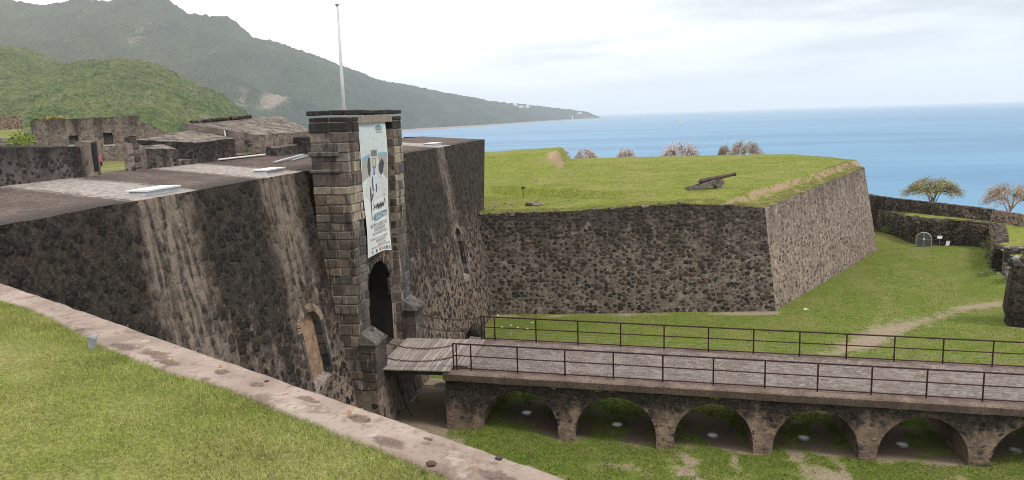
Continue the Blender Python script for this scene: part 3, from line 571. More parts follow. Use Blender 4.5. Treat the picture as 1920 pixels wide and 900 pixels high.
ps.add([(X0, G0, .06), (RX, G0, .06), (RX, G1, .06), (X0, G1, .06)], [(0, 1, 2, 3)]); ps.add([(X0, G0+e2, 0), (X1, G0+e2, 0), (X1, G0+e2, GS), (X0, G0+e2, GS)], [(0, 1, 2, 3)]); ps.add([(X0, G1-e2, 0), (X1, G1-e2, 0), (X1, G1-e2, GS), (X0, G1-e2, GS)], [(0, 1, 2, 3)])
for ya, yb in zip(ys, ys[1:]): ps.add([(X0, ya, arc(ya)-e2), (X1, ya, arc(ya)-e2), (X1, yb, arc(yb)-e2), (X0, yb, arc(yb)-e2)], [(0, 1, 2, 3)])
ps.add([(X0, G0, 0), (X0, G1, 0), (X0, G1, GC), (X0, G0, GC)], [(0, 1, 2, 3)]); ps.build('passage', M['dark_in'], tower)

# ---- bastion ---------------------------------------------------------
A0, A1 = Vector((-6.0, 24.6, -4.75)), Vector((16.5, 26.9, -4.75)); A2 = Vector((30.42, 51.6, -4.75)); A3 = Vector((26, 66, -4.75))
n1 = Vector((-(A1.y-A0.y), A1.x-A0.x, 0)).normalized(); n2 = Vector((-(A2.y-A1.y), A2.x-A1.x, 0)).normalized(); n3 = Vector((-(A3.y-A2.y), A3.x-A2.x, 0)).normalized()
def isect(p, d, q, e): t_ = ((q.x-p.x)*e.y-(q.y-p.y)*e.x)/(d.x*e.y-d.y*e.x); return Vector((p.x+d.x*t_, p.y+d.y*t_, 0))
def corner(p, da, na, db, nb, off): a_ = isect(p+na*off, da, p+nb*off, db); return a_
d1, d2, d3 = (A1-A0).normalized(), (A2-A1).normalized(), (A3-A2).normalized(); BAT = .17
def at_z(which, z):
    o = BAT*(z+4.4)
    if which == 0: q = A0+n1*o
    elif which == 1: q = corner(A1, d1, n1, d2, n2, o)
    elif which == 2: q = corner(A2, d2, n2, d3, n3, o)
    else: q = A3+n3*o
    return Vector((q.x, q.y, z))
front_top = [(0, 2.97), (.2, 3.04), (.36, 3.08), (.48, 3.2), (.6, 3.36), (.72, 3.46), (.85, 3.28), (1, 2.98)]
side_top = [(0, 2.98), (.12, 3.1), (.4, 3.42), (.7, 3.75), (.93, 4.0), (1, 4.05)]; back_top = [(0, 4.05), (1, 3.6)]
def tz(tab, f): return float(np.interp(f, [q[0] for q in tab], [q[1] for q in tab]))
bast = thing('stone_bastion', 'huge rubble stone bastion with a sharp corner, topped with grass', 'bastion', (10, 40, -4.4))
def face(i, tab, nu, mtl, rag, nm):
    mb = MB(); nv = 18; vs = []
    for k in range(nu+1):
        f = k/nu; T = tz(tab, f)+rag*(fr(f*60, i, 0, 1)+.6*fr(f*160, i, 7, 1))
        for j in range(nv+1):
            z = -4.75+(T+4.75)*j/nv; a_, b_ = at_z(i, z), at_z(i+1, z); p = a_.lerp(b_, f)
            nn = (n1, n2, n3)[i]; p = p - nn*(.05*fr(p.x, p.y, p.z, .9)+.03*fr(p.x, p.y, p.z, 2.6, 3))*(0 if f in (0, 1) else 1); vs.append(p)
    mb.add(vs, [(k*(nv+1)+j, (k+1)*(nv+1)+j, (k+1)*(nv+1)+j+1, k*(nv+1)+j+1) for k in range(nu) for j in range(nv)]); return mb.build(nm, mtl, bast)
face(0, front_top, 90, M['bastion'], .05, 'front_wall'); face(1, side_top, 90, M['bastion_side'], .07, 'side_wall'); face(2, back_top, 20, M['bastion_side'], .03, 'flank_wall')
es = MB()
for k in range(95):                                                             # loose stones along the ruined top edge
    f = random.uniform(.0, .99); z = tz(front_top, f); p = at_z(0, z).lerp(at_z(1, z), f); r = random.uniform(.07, .2)
    es.rock(p+n1*random.uniform(-.02, .3)+Vector((0, 0, random.uniform(-.14, .03))), r, (1.2, 1, .7), random.choice([(.06, .05, .045), (.1, .07, .055), (.15, .12, .1), (.22, .18, .15)]), 1)
es.build('edge_stones', M['ashlar'], bast, color=True)
qs = MB()
for k in range(24):                                                             # corner quoins
    z = -4.3+k*.3+random.uniform(-.05, .05); h = random.uniform(.2, .33); p0, p1 = at_z(1, z), at_z(1, z+h); L1, L2 = (.55, .3) if k % 2 else (.3, .55); L1 *= random.uniform(.3, 1.1); L2 *= random.uniform(.3, .9)
    c = random.choice([(.06, .06, .062), (.1, .08, .07), (.2, .17, .145), (.26, .22, .19), (.14, .11, .09)] + ([(.4, .37, .34)] if k == 7 else []) + ([(.3, .15, .07)] if k == 1 else []))
    o1 = (n1+n2)*.012; b_ = [p0-d1*L1+o1, p0+o1, p0+d2*L2+o1, p0-d1*L1+d2*L2]; t_ = [p1-d1*L1+o1, p1+o1, p1+d2*L2+o1, p1-d1*L1+d2*L2]
    if k in (1, 3, 6, 7, 11, 13, 17, 20): qs.hexa(b_, t_, c)
qs.build('corner_stones', M['ashlar'], bast, color=True)

# bastion turf: inverse-distance surface through surveyed heights
ctl = [(-5, 26, 3.0), (-1.06, 26.4, 3.06), (2.9, 26.8, 3.1), (5.6, 27.1, 3.3), (8.3, 27.4, 3.42), (10.6, 27.6, 3.48), (13.3, 27.9, 3.3), (15.7, 28.06, 3.0), (-12, 30, 3.1),
       (0, 40, 2.95), (5, 38, 2.95), (-5, 40, 2.95), (5, 45, 3.05), (-4, 48, 3.35), (0, 50, 3.3), (-9, 44, 3.4), (10.8, 34, 3.62), (13.8, 35.4, 3.66), (12, 30, 3.5), (15, 33.5, 3.72), (17, 38, 3.85), (18, 45, 3.95), (10, 46, 3.35), (22, 50, 4.15), (15, 50, 3.75),
       (-11.8, 60, 3.95), (-8.3, 60, 3.98), (-5.2, 60, 4.0), (-3.8, 60, 4.0), (-14, 60, 3.9), (-12, 54, 3.7), (-7, 54, 3.7), (5.5, 60, 3.97), (0, 60, 4.0), (12.1, 60, 4.03), (16, 60, 4.25), (20.3, 59, 4.6), (24.3, 57, 4.68), (26.5, 55, 4.55), (2, 55, 3.6), (0, 64, 3.7), (10, 64, 3.7), (18, 63, 4.2), (24, 61, 4.3), (-8, 65, 4.0)]
CA = np.array(ctl)
def zlawn0(x, y):
    d2_ = (CA[:, 0]-x)**2+(CA[:, 1]-y)**2+.5; w_ = d2_**-1.8; return float((w_*CA[:, 2]).sum()/w_.sum())
def side_dist(x, y):                                                            # distance inside the right-hand face (top line)
    a_, b_ = at_z(1, 3.4), at_z(2, 3.4); return (Vector((x, y, 0))-Vector((a_.x, a_.y, 0))).dot(n2)
def front_dist(x, y): a_ = at_z(0, 3.2); return (x-a_.x)*n1.x+(y-a_.y)*n1.y
def flank_dist(x, y): a_ = at_z(2, 4.0); return (x-a_.x)*n3.x+(y-a_.y)*n3.y
def zlawn(x, y):
    z = zlawn0(x, y); sd = side_dist(x, y); a_, b_ = at_z(1, 3.4), at_z(2, 3.4); f = max(0, min(1, ((x-a_.x)*d2.x+(y-a_.y)*d2.y)/(b_-a_).length))
    zb = tz(side_top, f); wdt = 2.5*(1-.62*f)+.35*fr(x, y, 2, .5)
    k = sst(sd, wdt-.32, wdt+.25); z = zb-.02+.05*sst(sd, 0, wdt)+(max(z, zb+.45)+.12-zb)*k if f > .02 else z
    z += (1.5+.02*(x+4))*sst(y, 49, 60)*(1-sst(x+.25*fr(x, y, 3, .7), -3.1, -2.0))                    # rear embankment with a cut end
    fd = front_dist(x, y); ff = max(0, min(1, (x+5)/20.7))
    if fd < 1.2 and sd > wdt: z = (tz(front_top, ff)-.03)*(1-sst(fd, .1, 1.2))+z*sst(fd, .1, 1.2)
    z += .05*fr(x, y, 0, .35)+.015*fr(x, y, 6, 1.4)
    return z
def lawn_dirt(x, y):
    sd = side_dist(x, y); a_, b_ = at_z(1, 3.4), at_z(2, 3.4); f = max(0, min(1, ((x-a_.x)*d2.x+(y-a_.y)*d2.y)/(b_-a_).length)); wdt = 2.5*(1-.62*f)+.35*fr(x, y, 2, .5)
    d = (.95+.35*fr(x, y, 4, .8))*math.exp(-((sd-wdt)/.17)**2); d = max(d, .33+.4*fr(x, y, 9, .9) if sd < wdt-.2 else 0)
    d = max(d, .6*math.exp(-(front_dist(x, y)/.55)**2)); d = max(d, .8*math.exp(-((x-15)**2+(y-29.5)**2)/2.2))
    d = max(d, .95*math.exp(-((x+2.9)**2/1.4+(y-58.5)**2/14))); return d
V = []; Dt = []; nu, nv = 150, 130
for j in range(nv+1):
    for i in range(nu+1):
        g = (j/nv)**1.15; y = 24+g*43; x = -18+i/nu*50
        V.append([x, y, 0])
keep = []
for q in V:
    x, y = q[0], q[1]
    fd, sd, kd = front_dist(x, y), side_dist(x, y), flank_dist(x, y)            # snap outside points back to the wall top lines
    if fd < 0: x -= n1.x*fd; y -= n1.y*fd
    sd = side_dist(x, y)
    if sd < 0: x -= n2.x*sd; y -= n2.y*sd; 
    fd = front_dist(x, y)
    if fd < 0 or side_dist(x, y) < -.05:
        c = at_z(1, 3.2); x, y = (c.x, c.y) if fd < 0 else (x, y)
    kd = flank_dist(x, y)
    if kd < 0: x -= n3.x*kd; y -= n3.y*kd
    q[0], q[1] = x, y; q[2] = zlawn(x, y); Dt.append(lawn_dirt(x, y))
Fc = [(j*(nu+1)+i, j*(nu+1)+i+1, (j+1)*(nu+1)+i+1, (j+1)*(nu+1)+i) for j in range(nv) for i in range(nu)]
VA = np.array(V); Fa = np.array(Fc)
a_, b_, c_ = VA[Fa[:, 0]], VA[Fa[:, 1]], VA[Fa[:, 2]]; d_ = VA[Fa[:, 3]]
ar_ = np.abs(np.cross((c_-a_)[:, :2], (d_-b_)[:, :2])); Fa = Fa[ar_ > 1e-3]
tag(np_obj('bastion_lawn', VA, Fa, M['lawn_top'], attrs={'dirt': Dt}, smooth=True), kind='structure')
def ground_top(x, y): return zlawn(x, y)

rv = MB(); rv.hexa([(-4.6, 58.2, 3.5), (-1.75, 58.2, 3.5), (-1.75, 61, 3.5), (-4.6, 61, 3.5)], [(-4.5, 58.3, 3.95), (-1.8, 58.3, 4.32), (-1.8, 61, 4.35), (-4.5, 61, 3.98)]); tag(rv.build('revetment', M['tier'], loc=(-3, 59, 3.5)), 'small dark stone revetment at the cut end of the grass embankment', 'stone wall')
def blades(name, P, hgt, wid, cols, lean=.5):
    n = len(P); a = rng.uniform(0, 2*math.pi, n); h = hgt*rng.uniform(.5, 1.25, n); wv_ = wid*rng.uniform(.7, 1.3, n)
    ux, uy = np.cos(a), np.sin(a); b = rng.uniform(0, 2*math.pi, n); le = h*lean*rng.uniform(.2, 1.3, n)
    v0 = P+np.c_[-ux*wv_, -uy*wv_, np.full(n, -.004)]; v1 = P+np.c_[ux*wv_, uy*wv_, np.full(n, -.004)]; v2 = P+np.c_[np.cos(b)*le, np.sin(b)*le, h]
    V = np.stack([v0, v1, v2], 1).reshape(-1, 3); Fi = np.arange(3*n).reshape(-1, 3); C = np.repeat(cols, 3, 0)
    return tag(np_obj(name, V, Fi, M['blade'], cols=C), kind='stuff')
nL = 26000; f_ = rng.uniform(0, 1, nL); o_ = rng.uniform(0, 1, nL)**1.6*1.6; Q = np.array([list(at_z(1, tz(side_top, float(f))).lerp(at_z(2, tz(side_top, float(f))), float(f)))[:2] for f in f_])+np.outer(o_+.05, [n2.x, n2.y])
nzv = np.array([mn.noise(Vector((a*1.3, b*1.3, 7))) for a, b in Q]); sel = nzv+rng.normal(0, .2, nL) > .0; Q = Q[sel]; nzv = nzv[sel]; k_ = np.clip(.6+.6*nzv, 0, 1)[:, None]
blades('grass', np.c_[Q, [zlawn(float(a), float(b)) for a, b in Q]], .10, .016, np.array([.2, .22, .05])*(1-k_)+np.array([.32, .29, .13])*k_, .8)
# short turf over the bastion top
nT = 130000; Xt = rng.uniform(-14, 29, nT); Yt = 26+rng.uniform(0, 1, nT)**1.2*34
okm = (np.array([(x-A0.x)*n1.x+(y-A0.y)*n1.y for x, y in zip(Xt, Yt)]) > 1.4) & (np.array([min((x-at_z(1, 3.4).x)*n2.x+(y-at_z(1, 3.4).y)*n2.y, (x-at_z(2, 4.0).x)*n3.x+(y-at_z(2, 4.0).y)*n3.y) for x, y in zip(Xt, Yt)]) > .25)
Xt, Yt = Xt[okm], Yt[okm]; nzt = np.array([mn.noise(Vector((a*.5, b*.5, 5)))+.6*mn.noise(Vector((a*2.2, b*2.2, 5))) for a, b in zip(Xt, Yt)]); dt = np.array([lawn_dirt(float(a), float(b)) for a, b in zip(Xt, Yt)]); sel = (nzt+rng.normal(0, .3, len(Xt)) > -.1) & (dt < .3); Xt, Yt, nzt = Xt[sel], Yt[sel], nzt[sel]
k_ = np.clip(.5-.45*nzt+rng.normal(0, .18, len(Xt)), 0, 1)[:, None]; Ct = np.array([.17, .22, .036])*(1-k_)+np.array([.27, .275, .075])*k_
blades('grass', np.c_[Xt, Yt, [zlawn(float(a), float(b)) for a, b in zip(Xt, Yt)]], .05, .02, Ct, .9)
# ---- bridge ----------------------------------------------------------
zd = lambda x: -.034*x
br = thing('stone_bridge', 'rubble stone bridge of low round arches carrying a paved causeway to the gate', 'bridge', (12, 2.1, -3))
spans = [(.42, 3.56), (4.22, 7.43), (8.12, 11.12), (11.85, 14.97), (15.62, 18.80), (19.55, 22.6)]+[(23.3+3.79*k, 23.3+3.79*k+3.14) for k in range(0, 3)]
XB0, XB1, YF, YN = -1.05, 36.0, -.27, 4.55
xs = [XB0]
for a, b in spans: xs += list(a+(b-a)*(.5-.5*np.cos(np.linspace(0, math.pi, 17))))
xs = sorted(xs+[XB1]+list(np.arange(XB0+.3, XB1, .5)))
def soff(x):
    for a, b in spans:
        if a-1e-6 <= x <= b+1e-6: u = (2*x-a-b)/(b-a); return zd((a+b)/2)-2.3+1.6*math.sqrt(max(0, 1-u*u))
    return None
body = MB(); FZ = lambda x: -3.6-.02*x
for xa, xb in zip(xs, xs[1:]):
    if xb-xa < 1e-5: continue
    sa, sb = soff(xa+1e-7), soff(xb-1e-7); inside = sa is not None and sb is not None and any(a-1e-5 <= xa and xb <= b+1e-5 for a, b in spans)
    la, lb = (sa, sb) if inside else (FZ(xa), FZ(xb)); ta, tb = zd(xa)-.36, zd(xb)-.36
    for Yp in (YF, YN):
        n = 8; vs = []
        for k in range(n+1):
            f = k/n; za, zb_ = la+(ta-la)*f, lb+(tb-lb)*f; o = -1 if Yp == YF else 1
            vs += [(xa, Yp+o*.03*fr(xa, za, 2, 1.3) + o*.012*(ta-za), za), (xb, Yp+o*.03*fr(xb, zb_, 2, 1.3)+o*.012*(tb-zb_), zb_)]
        body.add(vs, [(2*k, 2*k+1, 2*k+3, 2*k+2) for k in range(n)])
    if inside: body.add([(xa, YF-.03, sa), (xb, YF-.03, sb), (xb, YN, sb), (xa, YN, sa)], [(0, 1, 2, 3)])
for a, b in spans:
    for xx in (a, b): z1 = soff(xx); body.add([(xx, YF-.03, FZ(xx)), (xx, YN+.03, FZ(xx)), (xx, YN+.03, z1), (xx, YF-.03, z1)], [(0, 1, 2, 3)])
body.add([(XB0, YF, -3.6), (XB0, YN, -3.6), (XB0, YN, zd(XB0)-.3), (XB0, YF, zd(XB0)-.3)], [(0, 1, 2, 3)])
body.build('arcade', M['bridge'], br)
def coping(y0, y1, ytop0, ytop1):
    c = MB(); xs_ = list(np.arange(XB0-.06, XB1, .35)); vs = []
    for x in xs_:
        j = lambda o: .018*fr(x, o, 3, 1.6)
        for (yy, zz) in ((y0, -.40), (y0, -.13), (ytop0, -.075), (ytop1, -.06), (y1, -.07), (y1, -.40)): vs.append((x, yy+j(yy), zd(x)+zz+j(zz*9)))
    n = 6; fs = [(i*n+k, (i+1)*n+k, (i+1)*n+(k+1) % n, i*n+(k+1) % n) for i in range(len(xs_)-1) for k in range(n)]+[tuple(range(n))]
    c.add(vs, fs); return c
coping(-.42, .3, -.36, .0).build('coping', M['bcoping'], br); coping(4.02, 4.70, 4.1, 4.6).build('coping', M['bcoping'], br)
MB().add([(XB0+.5, .25, zd(XB0+.5)-.055), (XB1, .25, zd(XB1)-.055), (XB1, 4.06, zd(XB1)-.055), (XB0+.5, 4.06, zd(XB0+.5)-.055)], [(0, 1, 2, 3)]).build('paving', M['setts'], br)
MB().box(XB0, XB0+.5, .25, 4.06, -.5, zd(XB0)-.06).build('abutment_slab', M['bcoping'], br)

# ---- drawbridge
db = thing('wooden_drawbridge', 'short deck of grey weathered planks between the gate and the stone bridge', 'drawbridge', (-2.4, 2, 0))
pk = MB(); x = -4.0; i = 0
while x < -.3:
    L0 = -.42 if x < -.95 else .28; pk.bev(x+.012, x+.188, L0+random.uniform(-.01, .01), 3.98+random.uniform(-.02, .02), -.0+random.uniform(-.004, .004), .055+random.uniform(-.003, .006), .008); x += .2
pk.build('planks', M['plank'], db)
for y0 in (-.34, 1.0, 2.4, 3.75): MB().box(-4.0, -1.1, y0, y0+.16, -.17, -.004).build('beam', M['darksteel'], db)

# ---- foreground: turf bank, stone coping and its retaining wall
OA, OB = Vector((-.31, -21.68, 8.5)), Vector((6.55, -25.7, 8.5)); od = (OB-OA).normalized(); on = Vector((od.y, -od.x, 0))   # on points away from the ditch
if on.y > 0: on = -on
P0, P1 = OA-od*7.0, OB+od*8
def edge_in(s_): return float(np.interp(s_, [0, 8, 8.6, 9.3, 10.1, 10.75, 11.8, 12.24, 13, 14.5, 30], [.3, .30, .25, .26, .33, .37, .36, .29, .29, .30, .32]))+.012*fr(s_, 0, 0, 6.0)
tot = (P1-P0).length; ss = np.linspace(0, tot, 620); cp_v = []; cpd = []; nw = 22
patches = [(10.0, .28, .16, .06), (10.85, .28, .3, .10), (11.3, .23, .33, .09), (11.55, .26, .22, .06), (12.1, .14, .11, .065), (12.53, .135, .11, .055), (13.05, .10, .15, .06), (13.55, .10, .15, .06), (13.95, .22, .2, .07), (14.7, .17, .2, .08)]
for s_ in ss:
    for k in range(nw+1):
        f = k/nw; wd = edge_in(float(s_))+.06; p = P0+od*float(s_)+on*(f*wd-.03+.010*fr(s_, 3, 0, 3)*(1-f)); z = 8.5+.008*fr(p.x, p.y, 0, 2)+.003*fr(p.x, p.y, 3, 9)-(.045*sst(f, .84, 1))-.015*sst(.15-f, 0, .15)
        dq = 0
        for (a, b, c, e_) in patches: dq = max(dq, 1.5*(1-math.hypot((s_-a)/c, (f*wd-.03-b)/e_+.25*fr(s_*9, f*3, 0, 1))))
        if dq > 0: z += -.006*min(1, dq)+.010*min(1, dq)*fr(p.x, p.y, 0, 25)
        if k == 0: z -= .02
        cp_v.append((p.x, p.y, z)); cpd.append(max(0, dq))
Fc = [(i*(nw+1)+k, (i+1)*(nw+1)+k, (i+1)*(nw+1)+k+1, i*(nw+1)+k+1) for i in range(len(ss)-1) for k in range(nw)]
par = thing('parapet_wall', 'retaining wall with pinkish worn concrete coping along the foreground grass', 'parapet', (3, -23.6, 8.4))
np_obj('coping', cp_v, Fc, M['coping'], attrs={'dirt': cpd}, smooth=True, parent=par)
MB().add([P0-on*.015+Vector((0, 0, -.03)), P1-on*.015+Vector((0, 0, -.03)), P1-on*1.2+Vector((0, 0, -12.4)), P0-on*1.2+Vector((0, 0, -12.4))], [(0, 1, 2, 3)]).build('wall_face', M['base'], par)
bank = []; nb_ = 60
for s_ in np.linspace(0, tot, 160):
    e0 = edge_in(float(s_))
    for k in range(nb_+1):
        f = (k/nb_)**2.2*26; p = P0+od*float(s_)+on*(e0+f); z = 8.475+.02*sst(f, 0, .5)+.03*fr(p.x, p.y, 0, .6)*sst(f, 0, .5)
        bank.append((p.x, p.y, z))
Fc = [(i*(nb_+1)+k, (i+1)*(nb_+1)+k, (i+1)*(nb_+1)+k+1, i*(nb_+1)+k+1) for i in range(159) for k in range(nb_)]
tag(np_obj('grass_bank', bank, Fc, M['lawn_fg'], smooth=True), kind='structure')

# grass blades of the bank (one uncountable mass)
nB = 430000; s_ = rng.uniform(4.5, tot-3.0, nB); t_ = rng.uniform(0, 1, nB)**1.3*4.2
ein = np.array([edge_in(float(q)) for q in np.linspace(0, tot, 400)]); e0 = np.interp(s_, np.linspace(0, tot, 400), ein)-.015
Pb = np.array(P0)[None, :2]+np.outer(s_, np.array(od)[:2])+np.outer(e0+t_, np.array(on)[:2])
zB = 8.475+.02*np.clip(t_/.5, 0, 1)
cl = np.array([mn.noise(Vector((p[0]*1.1, p[1]*1.1, 0)))+.5*mn.noise(Vector((p[0]*5, p[1]*5, 3))) for p in Pb])
ds = np.hypot(Pb[:, 0]-CAM.x, Pb[:, 1]-CAM.y); ok = (ds > 1.2)
base = np.array([.18, .24, .045]); lite = np.array([.31, .34, .1]); dry = np.array([.46, .38, .2])
k_ = np.clip(.5+.55*cl+rng.normal(0, .22, nB), 0, 1)[:, None]; C = base*(1-k_)+lite*k_
dr = (rng.uniform(0, 1, nB) < .10+.22*np.clip(cl, 0, 1))[:, None]; C = np.where(dr, C*.35+dry*.65*rng.uniform(.7, 1.2, (nB, 1)), C)
sel = ok; blades('grass', np.c_[Pb, zB][sel], 0.026, .0021, C[sel], 1.0)
# short tufts on the ditch floor beside and behind the bridge
nD = 260000; u_ = rng.uniform(0, 1, nD); Xd = np.where(u_ < .4, rng.uniform(-1.2, 26, nD), rng.uniform(-3, 40, nD)); Yd = np.where(u_ < .4, rng.uniform(-6.5, 5.5, nD), 5.5+rng.uniform(0, 1, nD)**1.15*47)
inb = (Yd > 24.6+.1*(Xd+4)) & ((Xd-16.5)*.87-(Yd-26.9)*.49 < .1); Xd, Yd = Xd[~inb], Yd[~inb]
dv = np.array([dirt(float(a), float(b)) for a, b in zip(Xd, Yd)]); nzv = np.array([mn.noise(Vector((a*1.3, b*1.3, 1))) for a, b in zip(Xd, Yd)])
sel = (dv+nzv*.45 < .42); Xd, Yd, nzv = Xd[sel], Yd[sel], nzv[sel]
Pd = np.c_[Xd, Yd, [zditch(float(a), float(b)) for a, b in zip(Xd, Yd)]]
k_ = np.clip(.45+.5*nzv+rng.normal(0, .2, len(Xd)), 0, 1)[:, None]; C = np.array([.105, .165, .026])*(1-k_)+np.array([.2, .23, .058])*k_
blades('grass', Pd, .085, .014, C, .8)
# fringe along the bastion crest and edge
nL = 42000; f_ = rng.uniform(0, 1, nL); o_ = rng.uniform(0, 1, nL)**2*2.2; Q = np.array([list(at_z(0, 3.2).lerp(at_z(1, 3.2), float(f)))[:2] for f in f_])+np.outer(o_, [n1.x, n1.y])
nzv = np.array([mn.noise(Vector((a*1.1, b*1.1, 2))) for a, b in Q]); sel = nzv+rng.normal(0, .2, nL) > -.05; Q = Q[sel]; nzv = nzv[sel]
Pl = np.c_[Q, [zlawn(float(a), float(b)) for a, b in Q]]; k_ = np.clip(.5+.5*nzv, 0, 1)[:, None]
blades('grass', Pl, .075, .014, np.array([.21, .24, .055])*(1-k_)+np.array([.31, .3, .12])*k_, .8)

# ---- counterscarp on the far right
low = [(32.6, 64.5), (33.6, 60.6), (35.3, 54.2), (38.4, 52.9), (40, 49.2), (38.7, 45.6), (36.9, 41.2)]; lowt = [-1.6, -1.6, -1.62, -1.55, -1.5, -1.75, -2.35]
upp = [(32.0, 67), (33.2, 62.8), (35.6, 59), (38.9, 54.6), (40.7, 51.6)]; uppt = [-.08, -.12, -.2, -.3, -.32]
rgt = [(40.75, 51.55), (42.1, 47.6), (44.6, 42), (49, 34)]; rgtt = [-.36, -.4, -.55, -.8]
def wallrun(name, label, cat, pts, tops, zb, thick, mtl, rag=.06, part='masonry', bat=.1):
    th = thing(name, label, cat, (pts[len(pts)//2][0], pts[len(pts)//2][1], zb)); mb = MB(); P = []
    for (p, q, a, b) in zip(pts, pts[1:], tops, tops[1:]):
        L = math.dist(p, q); n = max(2, int(L/.35))
        for k in range(n): f = k/n; P.append((p[0]+(q[0]-p[0])*f, p[1]+(q[1]-p[1])*f, a+(b-a)*f))
    P.append((pts[-1][0], pts[-1][1], tops[-1])); nv = 9; vs = []
    for i, (x, y, zt) in enumerate(P):
        q0 = P[max(0, i-1)]; q1 = P[min(len(P)-1, i+1)]; d = Vector((q1[0]-q0[0], q1[1]-q0[1], 0)).normalized(); nr = Vector((d.y, -d.x, 0))
        if nr.dot(Vector((CAM.x-x, CAM.y-y, 0))) < 0 and not name.startswith('x'): nr = -nr
        zt += rag*fr(x*1.7, y*1.7, 0, 1)
        for k in range(nv+1):
            z = zb+(zt-zb)*k/nv; o = bat*(zt-z)+.09*fr(x, y, z, 1.1)+.05*fr(x, y, z, 3, 3); vs.append((x+nr.x*o, y+nr.y*o, z))
        vs.append((x-nr.x*thick, y-nr.y*thick, zt+rag*fr(x, y, 8, 2))); vs.append((x-nr.x*thick, y-nr.y*thick, zb))
    m_ = nv+3; fs = [(i*m_+k, (i+1)*m_+k, (i+1)*m_+k+1, i*m_+k+1) for i in range(len(P)-1) for k in range(m_-1)]+[tuple(range(m_)), tuple((len(P)-1)*m_+k for k in range(m_))[::-1]]
    mb.add(vs, fs); mb.build(part, mtl, th); return th
wallrun('retaining_wall', 'dark overgrown lower stone wall curving round the ditch behind the small iron gate', 'retaining wall', low, lowt, -4.9, 1.0, M['tier'], .08)
wallrun('boundary_wall', 'dark upper stone wall rising behind the lower ditch wall, sea beyond it', 'boundary wall', upp, uppt, -2.2, .6, M['tier'], .04)
wallrun('boundary_wall', 'lighter brown rubble wall running out of the picture below the right-hand tree', 'boundary wall', rgt, rgtt, -2.6, .5, M['tan_wall'], .04)
def zterr(x, y): return -1.56+.06*fr(x, y, 0, .5)
tp = [(35, 60.4), (36, 58.5), (37.2, 56.0), (38.9, 54.3), (40.5, 51.4), (41.9, 47.6), (44.4, 42), (49, 33.8)]; bp = [(33.9, 61.2), (34.4, 59.2), (36.0, 55.0), (38.5, 52.6), (40.2, 49.6), (38.95, 45.4), (37.2, 41.1), (36.6, 34)]
V = []; 
for (a, b), zt0, zt1 in zip(zip(tp, bp), [-1.5]*8, [-1.65, -1.65, -1.66, -1.6, -1.56, -1.85, -2.4, -2.7]):
    for k in range(9): f = k/8; x, y = b[0]+(a[0]-b[0])*f, b[1]+(a[1]-b[1])*f; V.append((x, y, zt1+(zt0-zt1)*f+.05*fr(x, y, 0, .7)))
Fc = [(i*9+k, (i+1)*9+k, (i+1)*9+k+1, i*9+k+1) for i in range(7) for k in range(8)]
tag(np_obj('terrace_lawn', V, Fc, M['lawn_top'], attrs={'dirt': [.35*(1-abs((i % 9)/8-.1)*1.6) if i % 9 < 5 else 0 for i in range(len(V))]}, smooth=True), kind='structure')
# dry stone piers by the path and the broken corner wall at the right border
def drystone(name, label, cx, cy, wx, wy, z0, z1, rot, mtl, cols, cat='stone wall'):
    th = thing(name, label, cat, (cx, cy, z0)); mb = MB(); z = z0; R = Matrix.Rotation(rot, 3, 'Z')
    while z < z1:
        h = random.uniform(.12, .2); u = -wx/2
        while u < wx/2:
            v = min(wx/2, u+random.uniform(.25, .6)); o = random.uniform(-.05, .05); t0 = len(mb.v)
            mb.bev(u+.005, v-.005, -wy/2+o, wy/2+random.uniform(-.05, .05), z, z+h-.012, .02, .015, random.choice(cols))
            mb.v[t0:] = [tuple(R @ Vector(p)+Vector((cx, cy, 0))) for p in mb.v[t0:]]; u = v
        z += h
    mb.build('stones', M['ashlar'], th, color=True); return th
gcols = [(.2, .18, .16), (.28, .25, .23), (.14, .12, .11), (.33, .3, .27)]; dcols = [(.07, .06, .055), (.1, .09, .08), (.15, .13, .115)]
drystone('stone_wall', 'dark rough stone wall end at the lip of the grass terrace', 38.0, 39.2, 2.4, 1.0, -4.6, -2.0, math.radians(-20), None, dcols+gcols[:1])
drystone('stone_wall', 'low pale dry stone wall end beside the dirt track', 35.8, 34.2, 1.9, .9, -4.6, -2.75, math.radians(-15), None, gcols)
cw = thing('corner_wall', 'dark leaning end of a stone wall with a broken capstone at the right border', 'wall', (31.5, 24, -4.5)); mb = MB()
prof = [(-4.8, 30.55), (-4.0, 30.6), (-3.4, 30.42), (-2.6, 30.5), (-1.4, 30.62), (-.25, 30.72)]; vs = []
for z, x in prof:
    for dx, dy in ((0, -.1), (.85-.06*(z+4.8), -.55), (7.5, -2.4), (7.5, 1.2), (0.3, 1.1)): vs.append((x+dx+.05*fr(z, dx, 0, 3), 24+dy, z))
mb.add(vs, [(i*5+k, i*5+(k+1) % 5, (i+1)*5+(k+1) % 5, (i+1)*5+k) for i in range(len(prof)-1) for k in range(5)]+[tuple((len(prof)-1)*5+k for k in range(5))]); mb.build('masonry', M['tier'], cw)
mb = MB()
for k in range(7): mb.rock((30.75+.25*(k % 3)+.1*random.random(), 23.6+.25*(k//3), -.16+.2*(k % 2)), random.uniform(.2, .34), (1, 1, 1.1), random.choice([(.05, .045, .04), (.1, .085, .08), (.07, .05, .045), (.35, .37, .38)] if k != 2 else [(.4, .42, .44)]), 2)
mb.build('capstone', M['ashlar'], cw, color=True)

